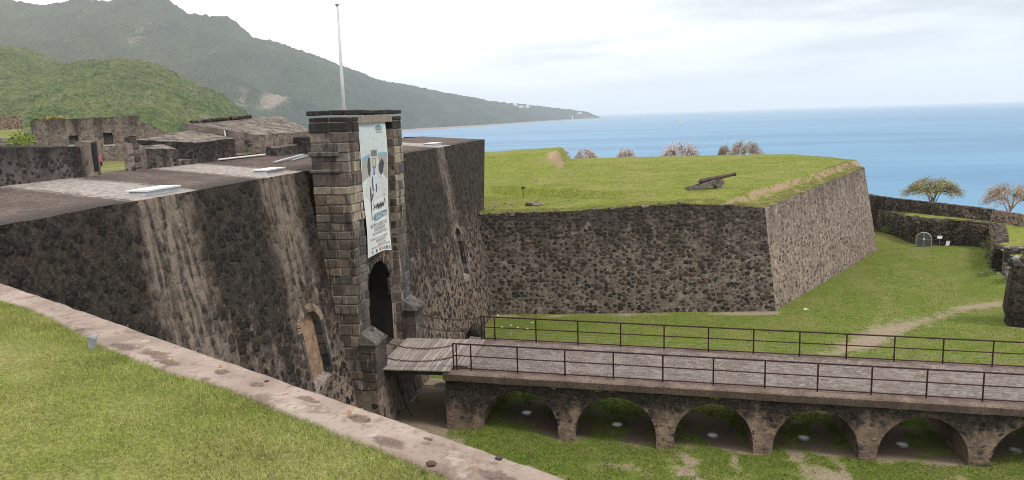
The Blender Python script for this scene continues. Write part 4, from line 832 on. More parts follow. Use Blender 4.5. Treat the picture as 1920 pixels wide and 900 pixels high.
# ---- small iron gate
g0 = Vector((35.05, 52.5, zditch(35.05, 52.5)-.05)); ga = math.radians(-28)
ig = thing('iron_gate', 'small grey arched double gate of iron bars in the far ditch wall', 'gate', g0)
GR = Matrix.Rotation(ga, 3, 'Z'); Lc = lambda x, z, y=0: g0+GR @ Vector((x, y, z))
GWd, GSp, GHt = .70, .85, 1.5
ar = [Lc(GWd*math.cos(u), GSp+(GHt-GSp)*math.sin(u)) for u in np.linspace(0, math.pi, 17)]
MB().tube([Lc(GWd, 0)]+ar+[Lc(-GWd, 0)], .05, 6).build('frame', M['galv'], ig)
for s in (-1, 1):
    lf = MB(); lf.tube([Lc(s*.035, 0), Lc(s*.035, GHt-.03)], .03, 5)
    for k in range(1, 10):
        x = s*(.035+k*.066); zt = GSp+(GHt-GSp)*math.sqrt(max(0, 1-(x/GWd)**2)); lf.tube([Lc(x, .05), Lc(x, zt)], .013, 4)
    for z in (.12, .8): lf.tube([Lc(s*.035, z), Lc(s*GWd, z)], .022, 4)
    lf.build('leaf', M['galv'], ig)
lk = MB(); a = Lc(0, .82, -.06); lk.bev(a.x-.09, a.x+.09, a.y-.03, a.y+.03, a.z-.1, a.z+.1, .02); lk.build('lock', M['white'], ig)
MB().add([Lc(GWd, 0, .12)]+[p+GR @ Vector((0, .12, 0)) for p in ar]+[Lc(-GWd, 0, .12)], [tuple(range(19))]).build('dark_opening', M['dark_in'], ig)

# ---- information signs
def panel(name, label, base, h, w_, d_, tilt, rz, mpost, mface, cat='sign'):
    th = thing(name, label, cat, base); R = Matrix.Rotation(rz, 3, 'Z'); b = Vector(base)
    MB().tube([b-Vector((0, 0, .1)), b+Vector((0, 0, h))], .035, 6).build('post', mpost, th)
    pn = MB(); T = R @ Matrix.Rotation(tilt, 3, 'X'); t0 = Vector((0, 0, h))
    pts = [b+t0+T @ Vector((sx*w_/2, sy*d_/2, sz*.02)) for sz in (-1, 1) for sx, sy in ((-1, -1), (1, -1), (1, 1), (-1, 1))]
    pn.hexa(pts[:4], pts[4:]); pn.build('panel', mface, th); return th
z0 = zditch(36.7, 53.0); panel('info_sign', 'white information panel on a thin post beside the small iron gate', (36.7, 53.0, z0), .85, .45, .4, math.radians(35), math.radians(-25), M['grey'], M['white'])
z0 = zditch(37.35, 52.6); panel('info_sign', 'small low tilted white panel on the ground right of the iron gate', (37.35, 52.6, z0), .25, .34, .5, math.radians(60), math.radians(-40), M['darksteel'], M['white'])
panel('lectern_sign', 'thin dark post with a small sign on the bastion grass', (-3.3, 36.0, zlawn(-3.3, 36.0)), .95, .34, .3, math.radians(25), math.radians(10), M['darksteel'], M['darksteel'])

# ---- cannon
cx, cy = 12.25, 34.7; cz = min(ground_top(10.9, 34.2), ground_top(13.7, 35.2)); ca = math.radians(17)
cn_ = thing('cannon', 'old rusty iron cannon on a broken silvered timber carriage on the bastion grass', 'cannon', (cx, cy, cz)); RC = Matrix.Rotation(ca, 3, 'Z')
Lw = lambda x, y, z: Vector((cx, cy, cz))+RC @ Vector((x*1.08, y, z*.80)); el = math.radians(9.5); ax = RC @ Vector((math.cos(el), 0, math.sin(el)))
MB().lathe([(-.22, .0), (-.2, .05), (-.12, .075), (-.06, .05), (-.03, .09), (0, .2), (.06, .225), (.12, .225), (.14, .205), (.75, .19), (.78, .205), (.86, .205), (.88, .185), (1.5, .175), (1.53, .19), (1.6, .19), (1.62, .165), (2.75, .135), (2.86, .135), (2.88, .15), (2.98, .165), (3.06, .16), (3.07, .1), (3.0, .075), (2.6, .07)], Lw(-.62, 0, .80), ax, 22).build('barrel', M['iron'], cn_, smooth=True)
MB().lathe([(-.42, .07), (.42, .07)], Lw(.72, 0, .98), RC @ Vector((0, 1, 0)), 12).build('trunnion', M['iron'], cn_)
for s in (-1, 1):                                                               # stepped cheek beams
    k = MB(); y0, y1 = (s*.33-.075, s*.33+.075); pr = [(-1.62, 0), (-1.1, .0), (-.55, .1), (.1, .3), (.45, .36), (.8, .33), (1.12, .42), (1.16, .78), (1.0, .98), (.85, .99), (.76, .9), (.66, .96), (.3, .92), (-.2, .74), (-.75, .53), (-1.25, .33), (-1.66, .3)]
    vs = [Lw(x, y0, z) for x, z in pr]+[Lw(x, y1, z) for x, z in pr]; n = len(pr)
    k.add(vs, [tuple(range(n))[::-1], tuple(n+i for i in range(n))]+[(i, (i+1) % n, n+(i+1) % n, n+i) for i in range(n)]); k.build('cheek', M['wood_grey'], cn_)
def cbox(n_, m_, x0, x1, y0, y1, z0, z1): MB().hexa([Lw(x0, y0, z0), Lw(x1, y0, z0), Lw(x1, y1, z0), Lw(x0, y1, z0)], [Lw(x0, y0, z1), Lw(x1, y0, z1), Lw(x1, y1, z1), Lw(x0, y1, z1)]).build(n_, m_, cn_)
cbox('transom', M['wood_grey'], -1.6, -1.42, -.26, .26, .05, .24); cbox('transom', M['wood_grey'], .78, 1.0, -.26, .26, .35, .7); cbox('axle', M['wood_grey'], .55, .92, -.5, .5, .2, .42)
cbox('support_block', M['wood_grey'], .52, 1.0, -.36, .36, -.02, .21); k = MB(); k.rock(Lw(.75, -.42, .05), .16, (1.6, .8, .6)); k.build('chock_stone', M['rock'], cn_)

# ---- stones lying about
def stone(p, r, label, sc=(1, 1, .7), m_=None, group=None, cat='stone', col=(.2, .17, .15)):
    mb = MB(); mb.rock(p, r, sc, col, 2, .35); return tag(mb.build('loose_stone', m_ or M['rock'], loc=p), label, cat, group)
for dx, dy, r, lb in ((0, 0, .3, 'dark reddish stone block left of the pale boulder at the bastion edge'), (.45, .12, .42, 'largest pale grey boulder lying on the grass at the bastion edge'), (.95, .02, .2, 'small pale stone right of the boulder at the bastion edge')):
    x, y = -1.95+dx, 30.4+dy; stone((x, y, zlawn(x, y)+.06), r, lb, (1.1, .9, .62), M['rock'] if dx else M['iron'])
for (x, y) in ((-4.6, 30.0), (-4.1, 31.5), (-3.5, 31.0), (-3.4, 45), (-4.4, 28.3)): stone((x, y, zlawn(x, y)+.03), .11, 'small whitish stone on the bastion grass near the fort wall end', group='small white stones on the bastion grass')
for (px, py) in ((933, 587), (945, 592), (958, 608), (941, 613), (971, 613), (989, 616), (958, 632), (998, 601)):
    r = ray(px, py); t_ = (-4.2-CAM.z)/r.z; q = CAM+r*t_; q.z = zditch(q.x, q.y)+.03; stone(tuple(q), random.uniform(.04, .085), 'small white stone scattered on the ditch grass behind the far railing', (1.4, 1, .6), M['white'], 'white stones on the ditch grass')
x, y = -3.35, 16.5; mb = MB(); mb.rock((x-.2, y, zditch(x, y)+.45), .62, (.8, .9, 1.15)); tag(mb.build('boulder', M['darksteel'], loc=(x-.2, y, zditch(x, y))), 'dark upright boulder leaning at the foot of the fort wall beyond the drawbridge', 'boulder')
for (x, y, l) in ((35.0, 38.5, 'grey boulder on the slope beside the dirt track'), (35.6, 37.3, 'smaller pale stone near the terrace wall end')): stone((x, y, zditch(x, y)+.1), .32 if l[0] == 'g' else .2, l)
x, y = 18.6, 27.1; stone((x, y, zditch(x, y)+.04), .12, 'single white stone on the ditch grass right of the bastion corner', (1.6, 1, .6), M['white'])

# ---- railings
def railing(y, x0, npost, first, label, label_out):
    th = thing('metal_railing', label, 'railing', (x0, y, zd(x0))); L1 = 35.5
    for nm, h, r in (('top_rail', 1.05, .034), ('middle_rail', .55, .026), ('bottom_rail', .02, .026)):
        MB().tube([(x0, y, zd(x0)+h), (L1, y, zd(L1)+h)], r, 8).build(nm, M['rail'], th)
    for k in range(npost):
        x = first+1.925*k
        s = 1 if y > 2 else -1; p = MB(); p.tube([(x, y, zd(x)+1.05), (x, y, zd(x)-.06), (x, y+s*.05, zd(x)-.13)], .032, 8)
        p.tube([(x, y-.03, zd(x)+.10), (x, y+.03, zd(x)+.10)], .034, 6)
        p.build('post', M['rail'], th)
    for x in (x0, x0+.14): MB().tube([(x, y, zd(x)+1.06), (x, y, zd(x)-.1)], .03, 8).build('post', M['rail'], th)
    for h in (.2, .34): MB().tube([(x0+.14, y+.01, zd(x0)+h), (L1, y+.01, zd(L1)+h)], .0035, 4).build('wire', M['galv'], th)
railing(0, -.74, 19, 0.0, 'maroon metal pipe railing along the near edge of the bridge', '')
railing(4.28, -.46, 19, .17, 'dark metal pipe railing along the far edge of the bridge against the ditch grass', '')

# ---- chains at the drawbridge
def chain(a, b, sag, label):
    a, b = Vector(a), Vector(b); pts = [a.lerp(b, f)-Vector((0, 0, 4*sag*f*(1-f))) for f in np.linspace(0, 1, 200)]
    mb = MB(); acc = 0; last = pts[0]; i = 0; step = .085
    for p, q in zip(pts, pts[1:]):
        acc += (q-p).length
        if acc >= step:
            d = (q-p).normalized(); s = d.cross(Vector((0, 0, 1))).normalized(); u = s if i % 2 else s.cross(d); ring = []
            for k in range(9): w_ = 2*math.pi*k/8; ring.append(q+d*math.cos(w_)*.06+u*math.sin(w_)*.035)
            mb.tube(ring, .0125, 4, cap=False); acc = 0; i += 1
    return tag(mb.build('chain', M['chain'], loc=tuple(a)), label, 'chain')
chain((-3.62, -.12, 1.1), (-.74, 0, 1.0), .20, 'upper sagging rusty chain on the near side of the drawbridge'); chain((-3.62, -.16, .45), (-.74, 0, .5), .17, 'lower sagging rusty chain on the near side of the drawbridge')
chain((-3.6, 4.45, 1.15), (-.46, 4.28, 1.02), .22, 'upper sagging rusty chain on the far side of the drawbridge'); chain((-3.6, 4.45, .55), (-.46, 4.28, .52), .22, 'lower sagging rusty chain on the far side of the drawbridge')

# ---- round ground lamps under the arches
def lamp(x, y, label):
    z = zditch(x, y); th = thing('ground_lamp', label, 'lamp', (x, y, z), 'round ground lamps under the bridge arches')
    MB().lathe([(-.05, .2), (.05, .23), (.075, .23), (.075, .17), (.06, .165)], (x, y, z), (0, 0, 1), 24).build('rim', M['grey'], th); MB().lathe([(.05, .165), (.062, .165)], (x, y, z), (0, 0, 1), 24).build('lens', M['glass'], th)
for (x, y), o in zip(((1.95, 1.84), (5.84, 1.64), (9.73, 1.15), (13.3, 1.24), (16.99, 1.2), (21.05, 1.17)), ('first', 'second', 'third', 'fourth', 'fifth', 'sixth')): lamp(x, y, f'round pale ground lamp under the {o} bridge arch from the gate')
# lamp on a pipe frame, cables and kerb under the drawbridge
pf = thing('flood_lamp', 'round white lamp on a thin pipe frame in the dark gap under the drawbridge', 'lamp', (-1.7, 1.0, -2.7))
MB().lathe([(-.06, .1), (0, .22), (.05, .26), (.07, .26), (.07, .2)], (-1.62, 1.0, -1.2), (.15, -.25, 1), 22).build('head', M['glass'], pf, smooth=False)
fm = MB()
for pp in ([(-2.9, .7, -1.8), (-2.5, .8, -1.35), (-1.4, .8, -1.3), (-1.35, .9, -2.9)], [(-2.5, 1.4, -1.3), (-1.35, 1.4, -1.28), (-1.3, 1.4, -2.9)], [(-2.6, .8, -1.35), (-2.55, 1.4, -1.3)], [(-1.35, .85, -1.3), (-1.3, 1.4, -1.28)]): fm.tube(pp, .025, 6)
fm.build('pipe_frame', M['grey'], pf)
for pp, lb in (([(-3.5, .55, -.15), (-3.35, .62, -1.0), (-3.1, .7, -2.0), (-2.7, .75, -2.75), (-2.5, .8, -2.9)], 'thin black cable hanging from the drawbridge on the gate footing'), ([(-3.2, 2.2, -.15), (-3.2, 2.25, -1.4), (-3.1, 2.3, -2.4), (-2.9, 2.3, -2.9)], 'second thin black cable hanging deeper under the drawbridge')):
    tag(MB().tube(pp, .02, 6).build('cable', M['black'], loc=pp[0]), lb, 'cable')
mb = MB(); mb.bev(-3.4, -1.12, -.12, .12, -3.2, -2.62, .02, .01); tag(mb.build('kerb', M['bcoping'], loc=(-2.3, 0, -2.95)), 'low concrete kerb closing the gap under the drawbridge', 'kerb')
mb = MB()
for k in range(40): mb.rock((random.uniform(-3.4, -1.3), random.uniform(.6, 4.5), -2.72), random.uniform(.05, .17), (1.2, 1, .6), random.choice(dcols+gcols[:1]+[(.2, .12, .09)]), 1)
tag(mb.build('rubble', M['ashlar'], loc=(-2.3, 2.5, -2.8), color=True), kind='stuff')
# weeds growing on the bridge face
def tuft(name, label, p, n, r, cols, lw=.03, cat='plant', up=.8, flat=1.0, ll=2.6):
    Pn = []; Fn = []; Cn = []
    for k in range(n):
        d = Vector((random.gauss(0, 1), random.gauss(0, 1)*flat, abs(random.gauss(0, up)))); d = d.normalized()*r*random.uniform(.2, 1)
        c = Vector(p)+d; a = Vector((random.gauss(0, 1), random.gauss(0, 1), random.gauss(0, 1))).normalized(); b = a.orthogonal().normalized(); s = lw*random.uniform(.6, 1.4); i = len(Pn)
        Pn += [c-a*s*ll/2, c+b*s*.5, c+a*s*ll/2, c-b*s*.5]; Fn.append((i, i+1, i+2, i+3)); q = random.choice(cols); f = random.uniform(.7, 1.25); Cn += [tuple(v*f for v in q)]*4
    return tag(np_obj(name, Pn, Fn, M['leaf'], cols=np.array(Cn), loc=p), label, cat)
for x, n, lb in ((3.35, 26, 'small green weed under the bridge coping above the first pier'), (5.2, 34, 'brownish weed under the bridge coping over the second arch'), (5.75, 22, 'yellow green weed just right of the brownish weed on the bridge'), (9.6, 60, 'widest yellow green weed fringe under the bridge coping'), (16.3, 26, 'yellow weed under the bridge coping near the fifth arch')):
    tuft('weed', lb, (x, YF-.09, zd(x)-.48), n, .22 if n > 50 else .15, [(.22, .22, .05), (.3, .26, .08), (.12, .17, .04)], .022, 'weed', .3, .3)

# ---- white hatches, pipe and plank on the flat roof
def hatch(x, y, ln, dp, label):
    z = zroof(x, y)-.02; th = thing('roof_hatch', label, 'hatch', (x, y, z), 'white hatches on the fort roof')
    b = [(x-dp/2, y-ln/2, z), (x+dp/2, y-ln/2, z), (x+dp/2, y+ln/2, z), (x-dp/2, y+ln/2, z)]; MB().hexa(b, [(x-dp/2+.05, y-ln/2+.05, z+.11), (x+dp/2-.02, y-ln/2+.04, z+.115), (x+dp/2-.02, y+ln/2-.04, z+.115), (x-dp/2+.05, y+ln/2-.05, z+.11)]).build('kerb', M['galv'], th)
    MB().hexa([(x-dp/2-.02, y-ln/2-.03, z+.13), (x+dp/2+.05, y-ln/2-.03, z+.12), (x+dp/2+.05, y+ln/2+.03, z+.12), (x-dp/2-.02, y+ln/2+.03, z+.13)], [(x-dp/2-.02, y-ln/2-.03, z+.16), (x+dp/2+.06, y-ln/2-.03, z+.165), (x+dp/2+.06, y+ln/2+.03, z+.165), (x-dp/2-.02, y+ln/2+.03, z+.16)]).build('lid', M['white'], th)
hatch(-6.85, -9.45, 1.5, .62, 'largest white roof hatch, on the left light strip of the flat roof'); hatch(-7.1, -2.1, 1.4, .6, 'white roof hatch on the strip of roof just left of the gate tower'); hatch(-7.35, 22, 2.2, .7, 'small white roof hatch on the roof right of the gate tower')
tag(MB().tube([(-11.1, 1.2, 8.72), (-11.0, 5.2, 8.72)], .04, 8).build('pipe', M['white'], loc=(-11.05, 3, 8.7)), 'long thin white pipe lying at the foot of the roof parapets', 'pipe')
mb = MB(); mb.hexa([(-8.85, 1.7, 8.5), (-8.65, 1.7, 8.5), (-9.35, 6.0, 8.56), (-9.55, 6.0, 8.56)], [(-8.85, 1.7, 8.56), (-8.65, 1.7, 8.56), (-9.35, 6.0, 8.66), (-9.55, 6.0, 8.66)]); mb.tube([(-8.6, 3.0, 8.52), (-9.2, 6.0, 8.58)], .03, 6); tag(mb.build('plank', M['galv'], loc=(-9.1, 3.8, 8.52)), 'pale weathered plank lying on the roof left of the tower', 'plank')

# ---- flagpole
q = at_dist(645, 205, 37.0); fp = thing('flagpole', 'tall thin white flagpole rising behind the gate tower', 'flagpole', (q.x, q.y, zroof(-7, q.y)-.05)); hz = at_dist(632, 10, 37.0).z
MB().tube([(q.x, q.y, 8.3), (q.x, q.y, 12.5), (q.x, q.y, hz)], [.085, .075, .045], 12).build('mast', M['pole'], fp, smooth=True)
MB().lathe([(0, .1), (.03, .12), (.06, .05)], (q.x, q.y, hz), (0, 0, 1), 12).build('finial', M['grey'], fp); MB().tube([(q.x+.09, q.y-.05, 8.6), (q.x+.07, q.y-.04, hz-.1)], .008, 4).build('halyard', M['white'], fp)

# ---- banner
BT = [(0.42, 10.30), (3.72, 10.34)]; BB = [(.62, 4.50), (3.72, 4.30)]
bn = thing('banner', 'long pale printed cloth banner hanging over the gate arch', 'banner', (-4.42, 2.1, 4.4))
def bxyz(u, v, off=0.0):                                                        # u 0..1 left to right, v 0..1 bottom to top
    y = (BB[0][0]*(1-v)+BT[0][0]*v)*(1-u)+(BB[1][0]*(1-v)+BT[1][0]*v)*u; z = (BB[0][1]*(1-u)+BB[1][1]*u)*(1-v)+(BT[0][1]*(1-u)+BT[1][1]*u)*v
    y += .05*math.sin(v*9+1)*(1-2*abs(u-.5))*0+(.03*math.sin(v*11) if u < .1 else 0)
    z -= .12*math.sin(u*math.pi)*max(0, 1-v*7)*-1
    x = -4.40+.045*math.sin(u*5+v*3.2)+.03*math.sin(v*8+u*2)+.12*max(0, .12-v)
    return Vector((x+off, y, z))
m, t = mat('banner cloth'); P = t.n('NewGeometry', 0); nn = t.noise(P, 1.2, 4, .6); fin(t, t.mix(t.mr(nn, .35, .65), (.6, .62, .63), (.68, .69, .695)), .7, nn, .01, .3); M['cloth'] = m
V = [bxyz(i/24, j/60) for j in range(61) for i in range(25)]; Fc = [(j*25+i, j*25+i+1, (j+1)*25+i+1, (j+1)*25+i) for j in range(60) for i in range(24)]
np_obj('cloth', [tuple(p) for p in V], Fc, M['cloth'], smooth=True, parent=bn)
PR = {}
def ink(c):
    if c not in PR: PR[c] = plain('print ink', c, .8, .12, 8)
    return PR[c]
def poly(name, pts, c, off=.012, nsub=6):                                       # flat printed shape, pts in (u, v); fan strips follow the cloth
    mb = MB(); n = len(pts); cu = sum(p[0] for p in pts)/n; cv_ = sum(p[1] for p in pts)/n; vs = [bxyz(cu, cv_, off)]; fs = []
    ed = []
    for (a, b) in zip(pts, pts[1:]+pts[:1]):
        k = max(1, int(math.hypot(b[0]-a[0], (b[1]-a[1])*1.8)/.06)); ed += [(a[0]+(b[0]-a[0])*i/k, a[1]+(b[1]-a[1])*i/k) for i in range(k)]
    R_ = 5; L_ = len(ed)
    for r in range(1, R_+1): vs += [bxyz(cu+(e_[0]-cu)*r/R_, cv_+(e_[1]-cv_)*r/R_, off) for e_ in ed]
    fs = [(0, 1+i, 1+(i+1) % L_) for i in range(L_)]
    for r in range(1, R_): fs += [(1+(r-1)*L_+i, 1+r*L_+i, 1+r*L_+(i+1) % L_, 1+(r-1)*L_+(i+1) % L_) for i in range(L_)]
    return mb.add(vs, fs).build(name, ink(c), bn)
def stroke(name, pts, w_, c, off=.016):
    mb = MB(); vs = []; dense = []
    for a, b in zip(pts, pts[1:]):
        for i in range(4): f = i/4; dense.append((a[0]+(b[0]-a[0])*f, a[1]+(b[1]-a[1])*f))
    dense.append(pts[-1]); L = len(dense)
    for i, (u, v) in enumerate(dense):
        p, q = dense[max(0, i-1)], dense[min(L-1, i+1)]; dx, dy = (q[0]-p[0])*3.2, (q[1]-p[1])*5.9; l_ = math.hypot(dx, dy) or 1; ww = w_*(.35+.65*math.sin(math.pi*min(1, max(.08, i/(L-1)))))
        vs += [bxyz(u-dy/l_*ww/3.2, v+dx/l_*ww/5.9, off), bxyz(u+dy/l_*ww/3.2, v-dx/l_*ww/5.9, off)]
    mb.add(vs, [(2*i, 2*i+1, 2*i+3, 2*i+2) for i in range(L-1)]); return mb.build(name, ink(c), bn)
def text(name, s, u, v, hgt, wid, c, off=.018, shear=0.0, rot=0.0):
    cu = bpy.data.curves.new(name, 'FONT'); cu.body = s; cu.size = 1; cu.align_x = 'LEFT'; cu.resolution_u = 2; cu.shear = shear
    o = bpy.data.objects.new(name, cu); COL.objects.link(o); dg = bpy.context.evaluated_depsgraph_get(); me = bpy.data.meshes.new_from_object(o.evaluated_get(dg)); bpy.data.objects.remove(o)
    xs_ = [q.co.x for q in me.vertices]; ys_ = [q.co.y for q in me.vertices]; x0, x1, y0, y1 = min(xs_), max(xs_), min(ys_), max(ys_); o0 = wloc(bn)
    for q in me.vertices:
        a = (q.co.x-x0)/(x1-x0); b = (q.co.y-y0)/(y1-y0); q.co = bxyz(u+a*wid, v+b*hgt+rot*a, off)-o0
    me.materials.clear(); me.materials.append(ink(c)); ob = bpy.data.objects.new(name, me); COL.objects.link(ob); ob.parent = bn; return ob
DK, TE, GY = (.035, .035, .04), (.13, .24, .30), (.2, .2, .2)
poly('printed_sky', [(.03, .72), (.97, .735), (.97, .985), (.03, .985)], (.55, .605, .635), .006)
poly('printed_wall', [(.0, .55), (.30, .58), (.42, .73), (.06, .70)], (.36, .36, .35), .008); poly('printed_wall', [(.66, .72), (.97, .715), (.99, .54), (.78, .60)], (.36, .36, .35), .008)
poly('printed_sea', [(.04, .70), (.40, .72), (.40, .745), (.04, .72)], (.22, .40, .52), .011); poly('printed_sea', [(.64, .72), (.97, .715), (.97, .74), (.64, .745)], (.22, .40, .52), .011)
poly('printed_path', [(.05, .46), (.44, .68), (.60, .68), (.97, .47), (.94, .42), (.3, .40)], (.56, .57, .575), .010)
poly('printed_gate', [(.38, .62), (.38, .775), (.66, .775), (.66, .62)], (.55, .53, .5), .013); poly('printed_gate', [(.42, .72), (.42, .765), (.62, .765), (.62, .72)], (.2, .18, .16), .015); poly('printed_gate', [(.46, .635), (.46, .71), (.58, .71), (.58, .635)], (.22, .19, .17), .015); poly('printed_gate', [(.48, .65), (.48, .70), (.56, .70), (.56, .65)], (.5, .47, .43), .017)
poly('printed_tree', [(.27, .60), (.25, .66), (.30, .72), (.38, .71), (.38, .62), (.33, .57)], (.07, .075, .08), .015); poly('printed_tree', [(.68, .61), (.68, .66), (.78, .70), (.86, .67), (.82, .60), (.76, .575)], (.07, .075, .08), .015)
poly('printed_figure', [(.42, .50), (.44, .60), (.50, .635), (.56, .60), (.60, .50), (.52, .47)], (.55, .62, .75), .018); poly('printed_figure', [(.47, .585), (.49, .64), (.53, .64), (.55, .585)], (.10, .19, .42), .021); poly('printed_figure', [(.40, .475), (.40, .56), (.45, .58), (.45, .47)], (.09, .09, .11), .021); poly('printed_figure', [(.55, .46), (.54, .52), (.59, .52), (.59, .46)], (.09, .09, .12), .021)
stroke('brush_script', [(.22, .265), (.25, .33), (.27, .39), (.285, .45), (.32, .50), (.31, .45), (.28, .405), (.35, .425), (.41, .46), (.42, .43)], .065, DK)
stroke('brush_script', [(.40, .40), (.385, .37), (.41, .345), (.44, .37)], .03, DK); stroke('brush_script', [(.30, .335), (.36, .345), (.38, .335)], .022, DK)
stroke('brush_script', [(.45, .345), (.50, .375), (.51, .335), (.57, .375), (.585, .335), (.64, .375), (.66, .335), (.72, .38), (.74, .34), (.79, .375), (.81, .345), (.87, .405), (.89, .36)], .042, DK); stroke('brush_script', [(.85, .425), (.86, .432)], .04, DK)
poly('date_box', [(.27, .275), (.37, .305), (.93, .315), (.93, .275), (.37, .252)], TE, .012); text('date_text', '25-26-27 MAI', .40, .268, .034, .51, (.7, .72, .73), .018)
stroke('brush_script', [(.3, .25), (.29, .235), (.33, .225)], .03, TE)
for s_t, u, v, h, w_ in (('SPECTACLES SUR SCENE TOUT', .13, .208, .026, .78), ('ATELIERS DESSIN KARMA', .26, .178, .026, .55), ('EXPOSITION PROJECTION FILM', .2, .146, .026, .66), ('le mai au fort sur tout bassin', .10, .118, .019, .78), ('ENTREE LIBRE 8 7', .3, .09, .024, .5), ('DE ECHO MUSEUM', .36, .066, .016, .42), ('SPECTACLE MUSIQUE THEATRE DEVELOPPEMENT', .12, .046, .016, .82)):
    text('printed_line', s_t, u, v, h, w_, (.11, .11, .12), .018, .25 if s_t[0].islower() else 0, .008)
for u, c, w_ in ((.14, TE, .03), (.27, (.1, .12, .2), .055), (.42, (.28, .1, .13), .06), (.55, (.55, .25, .12), .055), (.66, TE, .05), (.76, DK, .03), (.82, DK, .03), (.90, (.3, .3, .3), .05)): poly('logo_mark', [(u, .012), (u, .036), (u+w_*.5, .041), (u+w_, .036), (u+w_, .012)], c, .014)
poly('emblem', [(.63, .905), (.60, .93), (.72, .945), (.83, .93), (.82, .905)], TE, .014); poly('emblem', [(.66, .935), (.70, .975), (.78, .975), (.82, .94)], (.42, .6, .5), .012); poly('emblem', [(.80, .955), (.80, .975), (.85, .975), (.85, .955)], (.65, .5, .36), .016); text('emblem_text', 'KARUKERA', .64, .912, .012, .17, (.6, .63, .65), .02); text('emblem_text', 'MUSEE', .63, .886, .012, .2, TE, .018)
for u in (.1, .35, .6, .88): MB().tube([bxyz(u, 1), bxyz(u, 1)+Vector((-.05, 0, .08))], .015, 5).build('tie', M['darksteel'], bn)
tag(MB().tube([(-4.46, 2.66, 3.9), (-4.43, 2.72, 4.6)], .045, 8).build('wooden_batten', M['cream'], loc=(-4.45, 2.7, 3.9)), 'short wooden batten sticking out below the banner above the arch', 'batten')

# ---- ruins along the roof edge and in the courtyard
def prism(name, label, cat, foot, top, zb, mtl, parts=None, group=None, tmtl=None):
    """foot/top: quads [(x, y[, z])]; separate top face when a render coat is wanted"""
    cx_ = sum(p[0] for p in foot)/4; cy_ = sum(p[1] for p in foot)/4; th = thing(name, label, cat, (cx_, cy_, zb), group)
    mb = MB(); n = 10; ring = []
    F4 = [Vector((p[0], p[1], zb)) for p in foot]; T4 = [Vector(p) for p in top]
    for k in range(4):
        a, b, c, d = F4[k], F4[(k+1) % 4], T4[k], T4[(k+1) % 4]; vs = []
        for i in range(n+1):
            for j in range(5): p = a.lerp(b, i/n).lerp(c.lerp(d, i/n), j/4); q = .03*fr(p.x, p.y, p.z, 2.2) if 0 < i < n else 0; vs.append((p.x+q, p.y+q*.5, p.z+(.03*fr(p.x, p.y, 4, 2.5) if j == 4 else 0)))
        mb.add(vs, [(i*5+j, (i+1)*5+j, (i+1)*5+j+1, i*5+j+1) for i in range(n) for j in range(4)])
    mb.build('masonry', mtl, th); tb = MB(); vs = []
    for i in range(9):
        for j in range(9): p = T4[0].lerp(T4[1], i/8).lerp(T4[3].lerp(T4[2], i/8), j/8); vs.append((p.x, p.y, p.z+.02*fr(p.x, p.y, 0, 3)-.004))
    tb.add(vs, [(i*9+j, (i+1)*9+j, (i+1)*9+j+1, i*9+j+1) for i in range(8) for j in range(8)]); tb.build('top', tmtl or mtl, th); return th
XR = -11.2
prism('courtyard_wall', 'dark stone wall with a sloping top at the left edge of the roof', 'wall', [(XR, -17, 0), (XR, -6.8, 0), (XR-.5, -6.8, 0), (XR-.5, -17, 0)], [(XR, -17, 10.05), (XR, -6.8, 9.62), (XR-.5, -6.8, 9.66), (XR-.5, -17, 10.1)], 7.5, M['ruin_dark'])
pA = prism('gate_pier', 'left square stone pier at the end of the dark courtyard wall', 'pier', [(XR+.12, -6.78, 0), (XR+.12, -6.1, 0), (XR-.2, -6.1, 0), (XR-.2, -6.78, 0)], [(XR+.12, -6.78, 9.78), (XR+.12, -6.1, 9.80), (XR-.2, -6.1, 9.82), (XR-.2, -6.78, 9.8)], 7.5, M['ruin'])
MB().box(XR+.11, XR+.16, -6.42, -6.22, 8.8, 9.74).build('slot', M['darksteel'], pA)
pB = prism('gate_pier', 'stone pier of squared blocks with a raised stub, right of the courtyard opening', 'pier', [(XR+.1, -4.42, 0), (XR+.1, -3.6, 0), (XR-.22, -3.6, 0), (XR-.22, -4.42, 0)], [(XR+.1, -4.42, 9.66), (XR+.1, -3.6, 9.5), (XR-.22, -3.6, 9.54), (XR-.22, -4.42, 9.7)], 7.5, M['ruin'])
bl = MB(); 
for k in range(4): z = 8.75+k*.23; bl.bev(XR+.02, XR+.15, -4.30+.02*(k % 2), -3.98, z, z+.18, .02, .01, random.choice(gcols+dcols))
bl.bev(XR-.2, XR+.05, -4.35, -3.98, 9.6, 9.86, .02, .02, (.09, .08, .075)); bl.build('blocks', M['ashlar'], pB, color=True)
prism('low_parapet', 'low dark broken parapet between the right pier and the first gun opening', 'parapet', [(XR, -3.6, 0), (XR, -1.5, 0), (XR-.6, -1.5, 0), (XR-.6, -3.4, 0)], [(XR, -3.6, 9.42), (XR, -1.5, 9.30), (XR-.6, -1.5, 9.52), (XR-.6, -3.4, 9.5)], 7.9, M['ruin_dark'], tmtl=M['ruin_top'])
prism('gun_embrasure', 'sunken sill of the left gun opening between two dark parapets', 'sill', [(XR+.02, -1.6, 0), (XR+.02, 11.2, 0), (XR-3, 11.2, 0), (XR-3, -.2, 0)], [(XR+.02, -1.6, 8.84), (XR+.02, 11.2, 8.80), (XR-3, 11.2, 8.95), (XR-3, -.2, 8.92)], 7.6, M['ruin_dark'], tmtl=M['tan_wall'])
prism('merlon', 'left thick parapet block with a sloping pale top and dark front', 'parapet block', [(XR+.06, -.15, 0), (XR+.06, 2.75, 0), (XR-2.6, 3.6, 0), (XR-2.6, -.3, 0)], [(XR+.06, -.15, 9.5), (XR+.06, 2.75, 9.58), (XR-2.6, 3.6, 10.02), (XR-2.6, -.3, 9.68)], 7.9, M['ruin_dark'], tmtl=M['ruin_top'])
